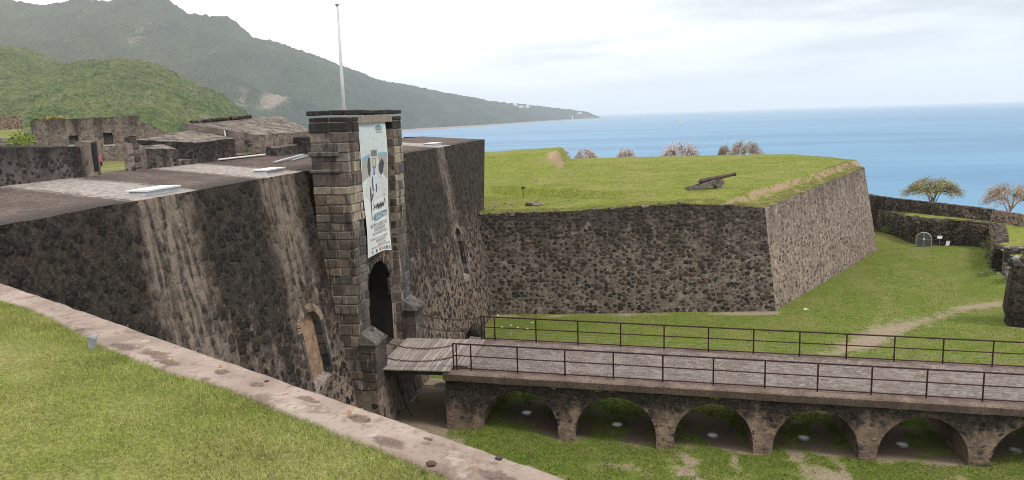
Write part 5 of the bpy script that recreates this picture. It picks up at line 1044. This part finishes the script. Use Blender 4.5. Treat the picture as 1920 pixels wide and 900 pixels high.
prism('merlon', 'right thick parapet block with a high arched pale top beside the tower', 'parapet block', [(XR+.06, 4.9, 0), (XR+.06, 11.0, 0), (XR-3.2, 12.5, 0), (XR-3.2, 3.9, 0)], [(XR+.06, 4.9, 9.66), (XR+.06, 11.0, 9.7), (XR-3.2, 14.0, 10.62), (XR-3.2, 4.15, 10.32)], 7.9, M['ruin'], tmtl=M['ruin_top'])
cr = MB()
for k in range(24): y = 4.6+k*.24; cr.rock((XR-3.1, y, 10.36+.03*k*.35), random.uniform(.1, .17), (1, 1, .8), random.choice(dcols), 1)
tag(cr.build('wall_crest', M['ashlar'], loc=(XR-3.1, 7, 10.2), color=True), 'row of dark rough stones along the crest behind the right parapet block', 'wall crest')
prism('ledge_wall', 'low tan ledge wall in front of the right parapet block', 'ledge', [(XR+.6, 5.6, 0), (XR+.6, 9.2, 0), (XR+.07, 9.2, 0), (XR+.07, 5.6, 0)], [(XR+.6, 5.6, 9.0), (XR+.6, 9.2, 9.08), (XR+.07, 9.2, 9.14), (XR+.07, 5.6, 9.06)], 8.4, M['ruin_dark'], tmtl=M['ruin_top'])
prism('stone_block', 'dark square stone block on the roof close to the tower', 'block', [(-9.9, 8.1, 0), (-9.9, 9.4, 0), (-10.9, 9.4, 0), (-10.9, 8.1, 0)], [(-9.9, 8.1, 9.42), (-9.9, 9.4, 9.46), (-10.9, 9.4, 9.46), (-10.9, 8.1, 9.42)], 8.3, M['ruin_dark'])
tag(MB().tube([(XR-.6, 3.22, 8.9), (XR-.65, 3.2, 9.95)], .03, 8).build('pole', M['white'], loc=(XR-.6, 3.2, 8.9)), 'thin white upright pole in the gap between the two parapet blocks', 'pole')
# roofless barracks
A = at_dist(60, 250, 110); B = at_dist(265, 250, 110); Cc = at_dist(313, 250, 110); bk = thing('ruined_barracks', 'long roofless grey stone building with dark windows inside the fort', 'building', (A.x, A.y, 5.8))
dAB = Vector((B.x-A.x, B.y-A.y, 0)).normalized(); nAB = Vector((-dAB.y, dAB.x, 0)); LAB = (B-A).length
if nAB.dot(Vector((A.x-CAM.x, A.y-CAM.y, 0))) < 0: nAB = -nAB
zA, zB = at_dist(60, 226, 110).z, at_dist(265, 217, 110).z; zC = at_dist(313, 247, 110).z; zC1 = at_dist(272, 228, 110).z; LAC = (Vector((Cc.x-A.x, Cc.y-A.y, 0))).dot(dAB)
Wp = lambda s, z, o=0.0: Vector((A.x, A.y, 0))+dAB*s+nAB*o+Vector((0, 0, z))
S_of = lambda px: (at_dist(px, 250, 110)-A).dot(dAB)
wins = [(S_of(128), S_of(146), at_dist(137, 271, 110).z, at_dist(137, 254, 110).z), (S_of(193), S_of(211), at_dist(202, 271, 110).z, at_dist(202, 249, 110).z), (S_of(240), S_of(254), at_dist(247, 270, 110).z, at_dist(247, 255, 110).z)]
def ztop(s): return zA+(zB-zA)*s/LAB if s <= LAB else (zC1+(zC-zC1)*(s-LAB)/(LAC-LAB))
st = sorted([0, LAC, LAB, LAB+.01]+[w_[0] for w_ in wins]+[w_[1] for w_ in wins]+list(np.arange(.8, LAC, .8))); mb = MB()
for a, b in zip(st, st[1:]):
    if b-a < .005: continue
    wn = [q for q in wins if q[0]-.01 <= a and b <= q[1]+.01]; segs = [(5.5, None)] if not wn else [(5.5, wn[0][2]), (wn[0][3], None)]
    for lo, hi in segs:
        for o in (0, .7):
            ha, hb = (ztop(a) if hi is None else hi), (ztop(b) if hi is None else hi); mb.add([Wp(a, lo, o), Wp(b, lo, o), Wp(b, hb, o), Wp(a, ha, o)], [(0, 1, 2, 3)])
    mb.add([Wp(a, ztop(a), 0), Wp(b, ztop(b), 0), Wp(b, ztop(b), .7), Wp(a, ztop(a), .7)], [(0, 1, 2, 3)])
for s in (0, LAC): mb.add([Wp(s, 5.5, 0), Wp(s, 5.5, 6), Wp(s, ztop(s), 6), Wp(s, ztop(s), 0)], [(0, 1, 2, 3)])
mb.add([Wp(0, 5.5, 6), Wp(LAC, 5.5, 6), Wp(LAC, zC, 6), Wp(0, zA-.4, 6)], [(0, 1, 2, 3)]); mb.build('wall', M['ruin'], bk)
for (a, b, lo, hi), full in zip(wins, (1, 1, 0)):
    f = MB(); f.add([Wp(a, lo, .35), Wp(b, lo, .35), Wp(b, hi, .35), Wp(a, hi, .35)], [(0, 1, 2, 3)])
    for s in (a, b): f.add([Wp(s, lo, 0), Wp(s, lo, .7), Wp(s, hi, .7), Wp(s, hi, 0)], [(0, 1, 2, 3)])
    for z in (lo, hi): f.add([Wp(a, z, 0), Wp(b, z, 0), Wp(b, z, .7), Wp(a, z, .7)], [(0, 1, 2, 3)])
    wo = f.build('window', M['ruin_dark'] if full else M['darksteel'], bk); MB().hexa([Wp(a-.15, lo-.2, -.04), Wp(b+.15, lo-.2, -.04), Wp(b+.15, lo-.2, .2), Wp(a-.15, lo-.2, .2)], [Wp(a-.15, lo-.01, -.04), Wp(b+.15, lo-.01, -.04), Wp(b+.15, lo-.01, .2), Wp(a-.15, lo-.01, .2)]).build('sill', M['galv'], wo)
# small building and terrace at the left border
D2 = 135; a = at_dist(-70, 235, D2); b = at_dist(42, 235, D2); zt = at_dist(20, 219, D2).z; dv_ = Vector((b.x-a.x, b.y-a.y, 0)).normalized(); nv_ = Vector((-dv_.y, dv_.x, 0)); nv_ = nv_ if nv_.dot(Vector((a.x-CAM.x, a.y-CAM.y, 0))) > 0 else -nv_
hh = thing('stone_hut', 'small flat topped reddish stone building at the left border above a grass terrace', 'building', (a.x, a.y, 6)); mb = MB(); L2 = (b-a).length
q = lambda s, o, z: Vector((a.x, a.y, 0))+dv_*s+nv_*o+Vector((0, 0, z)); mb.hexa([q(0, 0, 4), q(L2, 0, 4), q(L2, 5, 4), q(0, 5, 4)], [q(0, 0, zt), q(L2, 0, zt+.1), q(L2, 5, zt+.1), q(0, 5, zt)]); mb.build('wall', M['tan_wall'], hh)
f = MB(); s0 = L2-4.2; f.hexa([q(s0, -.03, zt-1.9), q(s0+.7, -.03, zt-1.9), q(s0+.7, .3, zt-1.9), q(s0, .3, zt-1.9)], [q(s0, -.03, zt-.9), q(s0+.7, -.03, zt-.9), q(s0+.7, .3, zt-.9), q(s0, .3, zt-.9)]); f.build('window', M['dark_in'], hh)
D3 = 80; p0, p1, p2 = at_dist(-70, 246, D3), at_dist(44, 246, D3), at_dist(46, 262, D3); mb = MB(); dv3 = (p1-p0).normalized(); zt3 = p1.z
pq = lambda px, o, z: Vector((at_dist(px, 246, D3+o).x, at_dist(px, 246, D3+o).y, z))
mb.hexa([pq(-90, 0, 5), pq(46, 0, 5), pq(44, 30, 5), pq(-90, 30, 5)], [pq(-90, 0, zt3-.5), pq(46, 0, zt3-.55), pq(42, 30, zt3+.25), pq(-90, 30, zt3+.25)]); tag(mb.build('terrace', M['courtyard']), kind='structure')
stp = thing('stone_steps', 'crumbling stone steps below the grass terrace at the left border', 'steps', (pq(20, -1, 6))); mb = MB()
for k in range(5): mb.hexa([pq(-40, -.6*k-.6, 5.5), pq(36-k*2, -.6*k-.6, 5.5), pq(36-k*2, -.6*k, 5.5), pq(-40, -.6*k, 5.5)], [pq(-40, -.6*k-.6, zt3-.55-.24*k), pq(36-k*2, -.6*k-.6, zt3-.55-.24*k), pq(36-k*2, -.6*k, zt3-.5-.24*k), pq(-40, -.6*k, zt3-.5-.24*k)])
mb.build('treads', M['ruin'], stp)
c = pq(38, -3, zt3-1.0); tuft('shrub', 'bright green fern like shrub beside the stone steps at the left border', tuple(c), 420, 1.15, [(.16, .24, .03), (.1, .17, .03), (.25, .28, .05)], .10, 'shrub', .8); c = pq(20, -3.2, zt3-1.5); tuft('shrub', 'low green shrub growing on the stone steps at the left border', tuple(c), 220, .8, [(.16, .22, .04), (.1, .15, .03)], .09, 'shrub', .5)

# ---- person in the courtyard
pp = at_dist(189, 304, 98); bx_ = Vector((pp.x, pp.y, zcourt(pp.x, pp.y))); H_ = 1.45
pe = thing('person', 'person in a pink dress and pink hat walking on the courtyard grass', 'person', bx_)
ed = [((0, 0, .86), .12, None), ((0, 0, 1.02), .105, 0), ((0, 0, 1.22), .12, 1), ((0, 0, 1.33), .05, 2), ((0, 0, 1.40), .055, 3), ((0, -.01, 1.50), .085, 4), ((0, -.01, 1.57), .06, 5), ((.16, 0, 1.27), .05, 2), ((.22, 0, 1.03), .04, 7), ((.24, -.06, .82), .032, 8), ((-.16, 0, 1.27), .05, 2), ((-.22, .02, 1.03), .04, 10), ((-.25, -.03, .82), .032, 11),
      ((.09, 0, .80), .085, 0), ((.10, -.04, .45), .06, 13), ((.10, .02, .07), .042, 14), ((.10, -.12, .03), .035, 15), ((-.09, 0, .80), .085, 0), ((-.10, .05, .45), .06, 17), ((-.10, .10, .07), .042, 18), ((-.10, -.03, .03), .035, 19)]
me = bpy.data.meshes.new('body'); me.from_pydata([e_[0] for e_ in ed], [(i, e_[2]) for i, e_ in enumerate(ed) if e_[2] is not None], []); bo = bpy.data.objects.new('body', me); COL.objects.link(bo)
sm_ = bo.modifiers.new('skin', 'SKIN'); 
for i, e_ in enumerate(ed): me.skin_vertices[0].data[i].radius = (e_[1], e_[1]); me.skin_vertices[0].data[i].use_root = (i == 0)
bo.modifiers.new('sub', 'SUBSURF').levels = 1; dg = bpy.context.evaluated_depsgraph_get(); me2 = bpy.data.meshes.new_from_object(bo.evaluated_get(dg)); bpy.data.objects.remove(bo)
me2.materials.clear(); me2.materials.append(M['skin']); bo = bpy.data.objects.new('body', me2); COL.objects.link(bo); bo.parent = pe; k = H_/1.6; bo.scale = (k, k, k)
bz = lambda z: tuple(bx_+Vector((0, 0, z*k)))
MB().lathe([(0, .24*k), (.2*k, .2*k), (.42*k, .16*k), (.66*k, .175*k), (.78*k, .10*k), (.80*k, .07*k)], bz(.56), (0, 0, 1), 16).build('dress', M['pink'], pe, smooth=True)
MB().lathe([(0, .14*k), (.02*k, .15*k), (.03*k, .1*k), (.09*k, .09*k), (.12*k, .03*k)], bz(1.53), (0, 0, 1), 16).build('hat', M['pink'], pe, smooth=True)
for s in (-1, 1): b = bx_+Vector((s*.10*k, .02*s*-1*k, 0)); MB().tube([b+Vector((0, .04*s, .05)), b+Vector((0, 0, .6*k))], [.06*k, .10*k], 10).build('trouser_leg', M['tcloth'], pe)

# ---- trees
def tree(name, label, base, h_trunk, rx, rz, ry, nlimb, ntip, nleaf, lsz, lcols, bark, seed, group=None, lean=(0, 0), twig=.012, cat='tree', umb=1.0, r0=.12, spread=.16):
    random.seed(seed); b = Vector(base); th = thing(name, label, cat, base, group); mb = MB(); top = b+Vector((lean[0], lean[1], h_trunk)); cen = top+Vector((0, 0, rz*.25))
    mb.tube([b-Vector((0, 0, .2)), b.lerp(top, .5)+Vector((random.uniform(-.1, .1), random.uniform(-.1, .1), 0)), top], [r0*1.25, r0, r0*.85], 8)
    tips = []; limbs = []
    for i in range(nlimb):
        a = 2*math.pi*(i+random.uniform(-.3, .3))/nlimb; e = top+Vector((math.cos(a)*rx*.55*random.uniform(.7, 1.1), math.sin(a)*ry*.55*random.uniform(.7, 1.1), rz*random.uniform(.25, .62)*umb))
        st_ = b.lerp(top, random.uniform(.55, 1)); mid = st_.lerp(e, .5)+Vector((0, 0, rz*.14)); limbs.append((st_, mid, e)); mb.tube([st_, st_.lerp(mid, .6), mid, e], [r0*.55, r0*.42, r0*.32, r0*.18], 6)
    for i in range(ntip):
        u, v = random.uniform(0, 2*math.pi), random.random()**.6; rr = math.sqrt(random.uniform(.08, 1)); zz = rz*math.sqrt(max(0, 1-rr*rr*.92))*(random.uniform(.55, 1.0))
        e = top+Vector((math.cos(u)*rx*rr*random.uniform(.8, 1.1), math.sin(u)*ry*rr*random.uniform(.8, 1.1), zz*.95-(.16*rz*rr*rr)))
        l = min(limbs, key=lambda q: (q[2]-e).length*random.uniform(.7, 1.3)); f = random.uniform(.45, 1); s = l[1].lerp(l[2], f); m_ = s.lerp(e, .55)+Vector((random.uniform(-1, 1), random.uniform(-1, 1), random.uniform(-.2, 1)))*rz*.1
        mb.tube([s, m_, e], [twig*2.4, twig*1.6, twig*.7], 3, cap=False); tips.append((m_, e))
    mb.build('trunk', bark, th); Pn = []; Fn = []; Cn = []
    for i in range(nleaf):
        m_, e = random.choice(tips); c = m_.lerp(e, random.uniform(.1, 1.1))+Vector((random.gauss(0, 1), random.gauss(0, 1), random.gauss(0, .7)))*spread; a = Vector((random.gauss(0, 1), random.gauss(0, 1), random.gauss(0, .6))).normalized(); d = a.orthogonal().normalized(); s = lsz*random.uniform(.5, 1.4); k = len(Pn)
        Pn += [c-a*s, c+d*s*.55, c+a*s, c-d*s*.55]; Fn.append((k, k+1, k+2, k+3)); q_ = random.choice(lcols); g = random.uniform(.75, 1.25); Cn += [tuple(v*g for v in q_)]*4
    np_obj('crown', Pn, Fn, M['leaf'], cols=np.array(Cn), parent=th); return th
pinkc = [(.68, .6, .6), (.74, .69, .69), (.56, .48, .47), (.5, .44, .4)]
gp = 'bare pinkish trees behind the bastion crest'
def crest_tree(px, ptop, pw, d, label, seed, cols=pinkc, nl=900, ls=.055):
    c = at_dist(px, ptop, d); g = zshore(c.x, c.y); rx = pw*d/F_PX/2; rz = 3.1; tree('bare_tree', label, (c.x, c.y, g), c.z-g-rz*.78+.75, rx, rz, rx, 8, 420, int(nl*2.2), ls, cols, M['barkpink'], seed, gp, r0=.13, spread=.16, twig=.014)
crest_tree(1050, 288, 52, 112, 'leftmost bare pinkish tree, partly behind the end of the grass embankment', 1); crest_tree(1098, 290, 58, 106, 'round bare pinkish tree touching the leftmost one behind the bastion crest', 2); crest_tree(1174, 290, 54, 106, 'bare round tree standing alone in the middle behind the bastion crest', 3)
crest_tree(1276, 279, 88, 104, 'widest bare pinkish tree behind the bastion crest', 4, nl=1300); crest_tree(1395, 274, 70, 106, 'bare whitish tree poking above the bastion crest right of the widest one', 5, [(.5, .47, .44), (.42, .4, .33), (.3, .3, .2)], 900, .06)
crest_tree(1358, 284, 26, 108, 'small leafy green tree just left of the whitish tree behind the crest', 6, [(.16, .18, .06), (.3, .3, .15)], 700, .07)
def wall_tree(px, pbase, ptop, pw, d, label, seed, cols, nl, bark):
    c = at_dist(px, pbase, d); g = zshore(c.x, c.y); H = at_dist(px, ptop, d).z; rx = pw*d/F_PX/2; rz = (H-c.z)*.86; tree('umbrella_tree', label, (c.x, c.y, g), H-g-rz, rx*.92, rz, rx*.85, 8, 420, nl, .075, cols, bark, seed, r0=.15, spread=.18, twig=.014)
ol = [(.17, .18, .05), (.23, .22, .07), (.12, .13, .035), (.3, .28, .14), (.36, .33, .24)]
wall_tree(1747, 376, 327, 104, 112, 'olive green umbrella shaped tree behind the upper ditch wall', 21, ol, 8500, M['bark']); wall_tree(1893, 395, 334, 96, 104, 'sparser brownish umbrella tree at the right border behind the wall', 22, [(.3, .24, .13), (.36, .28, .22), (.22, .18, .07), (.42, .35, .3)], 3600, M['barkpink'])
c = at_dist(95, 213, 128); tree('orange_tree', 'orange leaved tree top showing above the long roofless building', (c.x, c.y, 4.5), c.z-4.5-2.0, 2.2, 2.0, 2.2, 6, 90, 1500, .16, [(.3, .2, .05), (.2, .2, .05), (.36, .26, .1)], M['bark'], 31)
c = at_dist(72, 217, 128); tree('green_tree', 'small green tree top left of the orange one above the roofless building', (c.x, c.y, 4.5), c.z-4.5-1.6, 1.2, 1.6, 1.2, 5, 50, 700, .16, [(.16, .2, .05), (.1, .14, .04)], M['bark'], 32)
random.seed(77)
# creepers and bushes on the ditch wall
for (x, y, z, n, r, lb) in ((38.9, 46.6, -3.3, 900, 1.0, 'olive creeper hanging on the right end of the lower ditch wall'), (37.4, 42.6, -3.4, 700, .8, 'brownish creeper at the tip of the lower ditch wall'), (33.9, 59.6, -3.7, 500, .8, 'green bush in the corner between bastion and ditch wall'), (34.9, 37.6, -3.9, 420, .8, 'green weeds on the mound beside the pale dry stone wall')):
    tuft('creeper' if 'creeper' in lb else 'bush', lb, (x-.3, y-.4, z), n, r, [(.10, .12, .03), (.15, .15, .045), (.07, .07, .03)] if 'green' not in lb else [(.13, .19, .03), (.09, .14, .03)], .055, 'bush', .9)
Pn = []; Fn = []; Cn = []
for k in range(4200):
    f = random.random()**.8; i = min(int(f*6), 5); g = f*6-i; x, y = low[i][0]+(low[i+1][0]-low[i][0])*g, low[i][1]+(low[i+1][1]-low[i][1])*g; z = -1.6-random.random()**1.5*2.4
    if mn.noise(Vector((x*.8, y*.8, z*.5))) < -.05: continue
    c = Vector((x-.32-.1*(-1.6-z)+random.gauss(0, .08), y-.35+random.gauss(0, .08), z)); a = Vector((random.gauss(0, 1), random.gauss(0, 1), random.gauss(0, 1))).normalized(); b = a.orthogonal().normalized(); q = random.uniform(.05, .11); n = len(Pn)
    Pn += [c-a*q, c+b*q*.5, c+a*q, c-b*q*.5]; Fn.append((n, n+1, n+2, n+3)); cc = random.choice([(.09, .075, .05), (.12, .12, .045), (.06, .055, .035), (.16, .13, .1)]); Cn += [cc]*4
tag(np_obj('creepers', Pn, Fn, M['leaf'], cols=np.array(Cn)), kind='stuff')
# ---- things on the foreground coping
for (px, py, s, mm, lb) in ((588, 0, .05, 'leafdry', ''),):
    pass
def on_coping(px, py): r = ray(px, py); return CAM+r*((8.53-CAM.z)/r.z)
def leaf_obj(px, py, s, mm, lb):
    s *= .75; p = on_coping(px, py); random.seed(px); a = random.uniform(0, 6.28); mb = MB(); vs = []
    for i in range(7):
        t_ = i/6*2-1; w_ = .45*math.sqrt(max(0, 1-t_*t_)); 
        for q in (-1, 0, 1): x, y = t_*s, q*w_*s; vs.append((p.x+x*math.cos(a)-y*math.sin(a), p.y+x*math.sin(a)+y*math.cos(a), p.z+.012+.25*abs(q)*s*.6+.2*s*t_*t_))
    mb.add(vs, [(i*3+k, (i+1)*3+k, (i+1)*3+k+1, i*3+k+1) for i in range(6) for k in (0, 1)]); tag(mb.build('fallen_leaf', M[mm], loc=tuple(p)), lb, 'leaf', 'fallen leaves on the coping')
for px, py, s, mm, lb in ((259, 653, .032, 'leafdry', 'yellow dry leaf on the largest rough patch of the coping'), (320, 677, .035, 'leafdry', 'yellow dry leaf near the right end of the largest rough patch'), (413, 692, .04, 'leafbrown', 'orange dry leaf on the rough patch halfway along the coping'), (240, 613, .018, 'leafdry', 'tiny pale leaf on the coping left of the large rough patch'), (535, 744, .03, 'leafbrown', 'orange leaf beside the coping patch below the blocked doorway'), (560, 738, .018, 'leafbrown', 'tiny orange leaf at the outer edge of the coping'), (655, 780, .045, 'leafbrown', 'large orange leaf at the left end of a coping patch'), (672, 773, .04, 'leafdry', 'yellow leaf beside the large orange leaf on the coping'), (895, 886, .022, 'leafbrown', 'small brown leaf on the coping near the bottom border'), (392, 673, .02, 'leafbrown', 'small brown leaf near the outer edge of the coping')): leaf_obj(px, py, s, mm, lb)
for px, py, r, lb in ((808, 873, .022, 'small reddish pebble on the coping near the bottom border'), (690, 788, .014, 'small grey pebble beside the orange leaves on the coping'), (936, 861, .016, 'dark pebble on the outer side of the coping near the bottom border'), (805, 823, .022, 'pale pebble near the outer edge of the coping below the drawbridge'), (500, 716, .012, 'dark pebble on the coping below the blocked doorway')):
    p = on_coping(px, py); mb = MB(); mb.rock((p.x, p.y, p.z+r*.4), r, (1.3, 1, .7)); tag(mb.build('pebble', M['rock'] if 'pale' in lb or 'grey' in lb else M['iron'], loc=tuple(p)), lb, 'pebble')
r = ray(175, 655); p = CAM+r*((8.48-CAM.z)/r.z); mb = MB(); mb.hexa([(p.x-.035, p.y-.02, p.z-.05), (p.x+.035, p.y-.035, p.z-.05), (p.x+.037, p.y-.028, p.z-.05), (p.x-.033, p.y-.013, p.z-.05)], [(p.x-.04, p.y-.0, p.z+.10), (p.x+.045, p.y-.015, p.z+.09), (p.x+.047, p.y-.007, p.z+.09), (p.x-.038, p.y+.008, p.z+.10)]); mb.hexa([(p.x-.04, p.y, p.z+.10), (p.x+.045, p.y-.015, p.z+.09), (p.x+.047, p.y-.007, p.z+.09), (p.x-.038, p.y+.008, p.z+.10)], [(p.x+.0, p.y+.01, p.z+.118), (p.x+.06, p.y+.0, p.z+.118), (p.x+.062, p.y+.008, p.z+.118), (p.x+.002, p.y+.018, p.z+.118)])
tag(mb.build('metal_tag', M['grey'], loc=tuple(p)), 'small bent grey metal strip standing in the grass by the coping', 'metal strip')

# ---- boats and the headland
def on_sea(px, py): r = ray(px, py); return CAM+r*((SEA-CAM.z)/r.z)
def sailboat(px, py, hm, label):
    p = on_sea(px, py); th = thing('sailboat', label, 'boat', p); L = hm*.42; n = 12; hu = MB(); vs = []
    vv = Vector((p.x-CAM.x, p.y-CAM.y, 0)).normalized(); al = (vv*.5+Vector((vv.y, -vv.x, 0))).normalized(); sd = Vector((-al.y, al.x, 0))
    for i in range(n+1):
        t_ = i/n*2-1; w_ = L*.16*math.sqrt(max(0, 1-abs(t_)**2.2))
        for q, z in ((-1, L*.16), (-.75, 0), (0, -L*.05), (.75, 0), (1, L*.16)): vs.append(p+al*t_*L/2+sd*q*w_+Vector((0, 0, z)))
    hu.add(vs, [(i*5+k, (i+1)*5+k, (i+1)*5+k+1, i*5+k+1) for i in range(n) for k in range(4)]+[(i*5, i*5+4, (i+1)*5+4, (i+1)*5) for i in range(n)]); hu.build('hull', M['white'], th)
    MB().tube([p, p+Vector((0, 0, hm))], hm*.035, 6).build('mast', M['white'], th); MB().tube([p+Vector((0, 0, L*.25)), p-al*L*.42+Vector((0, 0, L*.27))], hm*.02, 6).build('boom', M['grey'], th)
    c = MB(); q = p+al*L*.1; c.hexa([q+al*L*a+sd*L*b+Vector((0, 0, L*.15)) for a, b in ((-.22, -.1), (.15, -.08), (.15, .08), (-.22, .1))], [q+al*L*a+sd*L*b+Vector((0, 0, L*.24)) for a, b in ((-.2, -.08), (.08, -.06), (.08, .06), (-.2, .08))]); c.build('cabin', M['darksteel'], th); return p, al, sd, L, th
sailboat(1276, 236.5, 26, 'lone sailing boat with bare mast on the open sea right of the headland')
p, al, sd, L, th = sailboat(1128.5, 221.5, 30, 'white sailing boat with raised sail just off the tip of the headland'); MB().hexa([p+Vector((0, 0, 4)), p-al*L*.5+Vector((0, 0, 4)), p-al*L*.5+sd*.3+Vector((0, 0, 4)), p+sd*.3+Vector((0, 0, 4))], [p+Vector((0, 0, 29)), p-al*.6+Vector((0, 0, 29)), p-al*.6+sd*.3+Vector((0, 0, 29)), p+sd*.3+Vector((0, 0, 29))]).build('sail', M['white'], th)
lp = on_sea(1073.5, 226.5); lh = thing('lighthouse', 'white lighthouse at the foot of the headland by the shore', 'lighthouse', lp)
MB().lathe([(0, 9), (2, 9), (3, 4.5), (34, 3.0), (35, 4.2), (37, 4.2)], lp, (0, 0, 1), 12).build('tower', M['white'], lh); MB().lathe([(37, 2.4), (41, 2.4), (42, 3), (45, .3)], lp, (0, 0, 1), 12).build('lantern', M['grey'], lh)
def house(px, py, d, w_, label, roof):
    p = at_dist(px, py, d); p.z -= 6; th = thing('house', label, 'house', p); v = Vector((p.x-CAM.x, p.y-CAM.y, 0)).normalized(); s = Vector((v.y, -v.x, 0)); h = 9
    c = lambda a, b, z: p+s*a*w_/2+v*b*6+Vector((0, 0, z)); MB().hexa([c(-1, -1, -6), c(1, -1, -6), c(1, 1, -6), c(-1, 1, -6)], [c(-1, -1, h), c(1, -1, h), c(1, 1, h), c(-1, 1, h)]).build('wall', M['white'], th)
    MB().add([c(-1.1, -1.2, h), c(1.1, -1.2, h), c(1.1, 1.2, h), c(-1.1, 1.2, h), c(-.9, 0, h+5), c(.9, 0, h+5)], [(0, 1, 5, 4), (2, 3, 4, 5), (1, 2, 5), (3, 0, 4)]).build('roof', roof, th)
house(966, 196.5, 5950, 34, 'white house on the headland ridge left of the red roofed one', M['white']); house(977, 199, 5900, 36, 'red roofed house on the headland ridge', M['tile']); house(989, 199.5, 6000, 30, 'white house on the headland ridge right of the red roofed one', M['white']); house(1087, 211.5, 6800, 34, 'pale pink roofed house near the tip of the headland', M['tile']); house(953, 194, 5950, 26, 'leftmost small white house on the headland ridge', M['white'])

# ---- air
hz_ = MB(); hz_.box(-37000, 37000, -37000, 37000, SEA-14, 900); m = bpy.data.materials.new('haze'); m.use_nodes = True; nt = m.node_tree; nt.nodes.clear()
pv = nt.nodes.new('ShaderNodeVolumePrincipled'); pv.inputs['Density'].default_value = 9e-5; pv.inputs['Color'].default_value = (.95, .97, 1, 1); pv.inputs['Anisotropy'].default_value = .2
nt.links.new(pv.outputs[0], nt.nodes.new('ShaderNodeOutputMaterial').inputs['Volume']); m.cycles.homogeneous_volume = True if hasattr(m.cycles, 'homogeneous_volume') else True
ho = hz_.build('haze', m); tag(ho, kind='stuff')
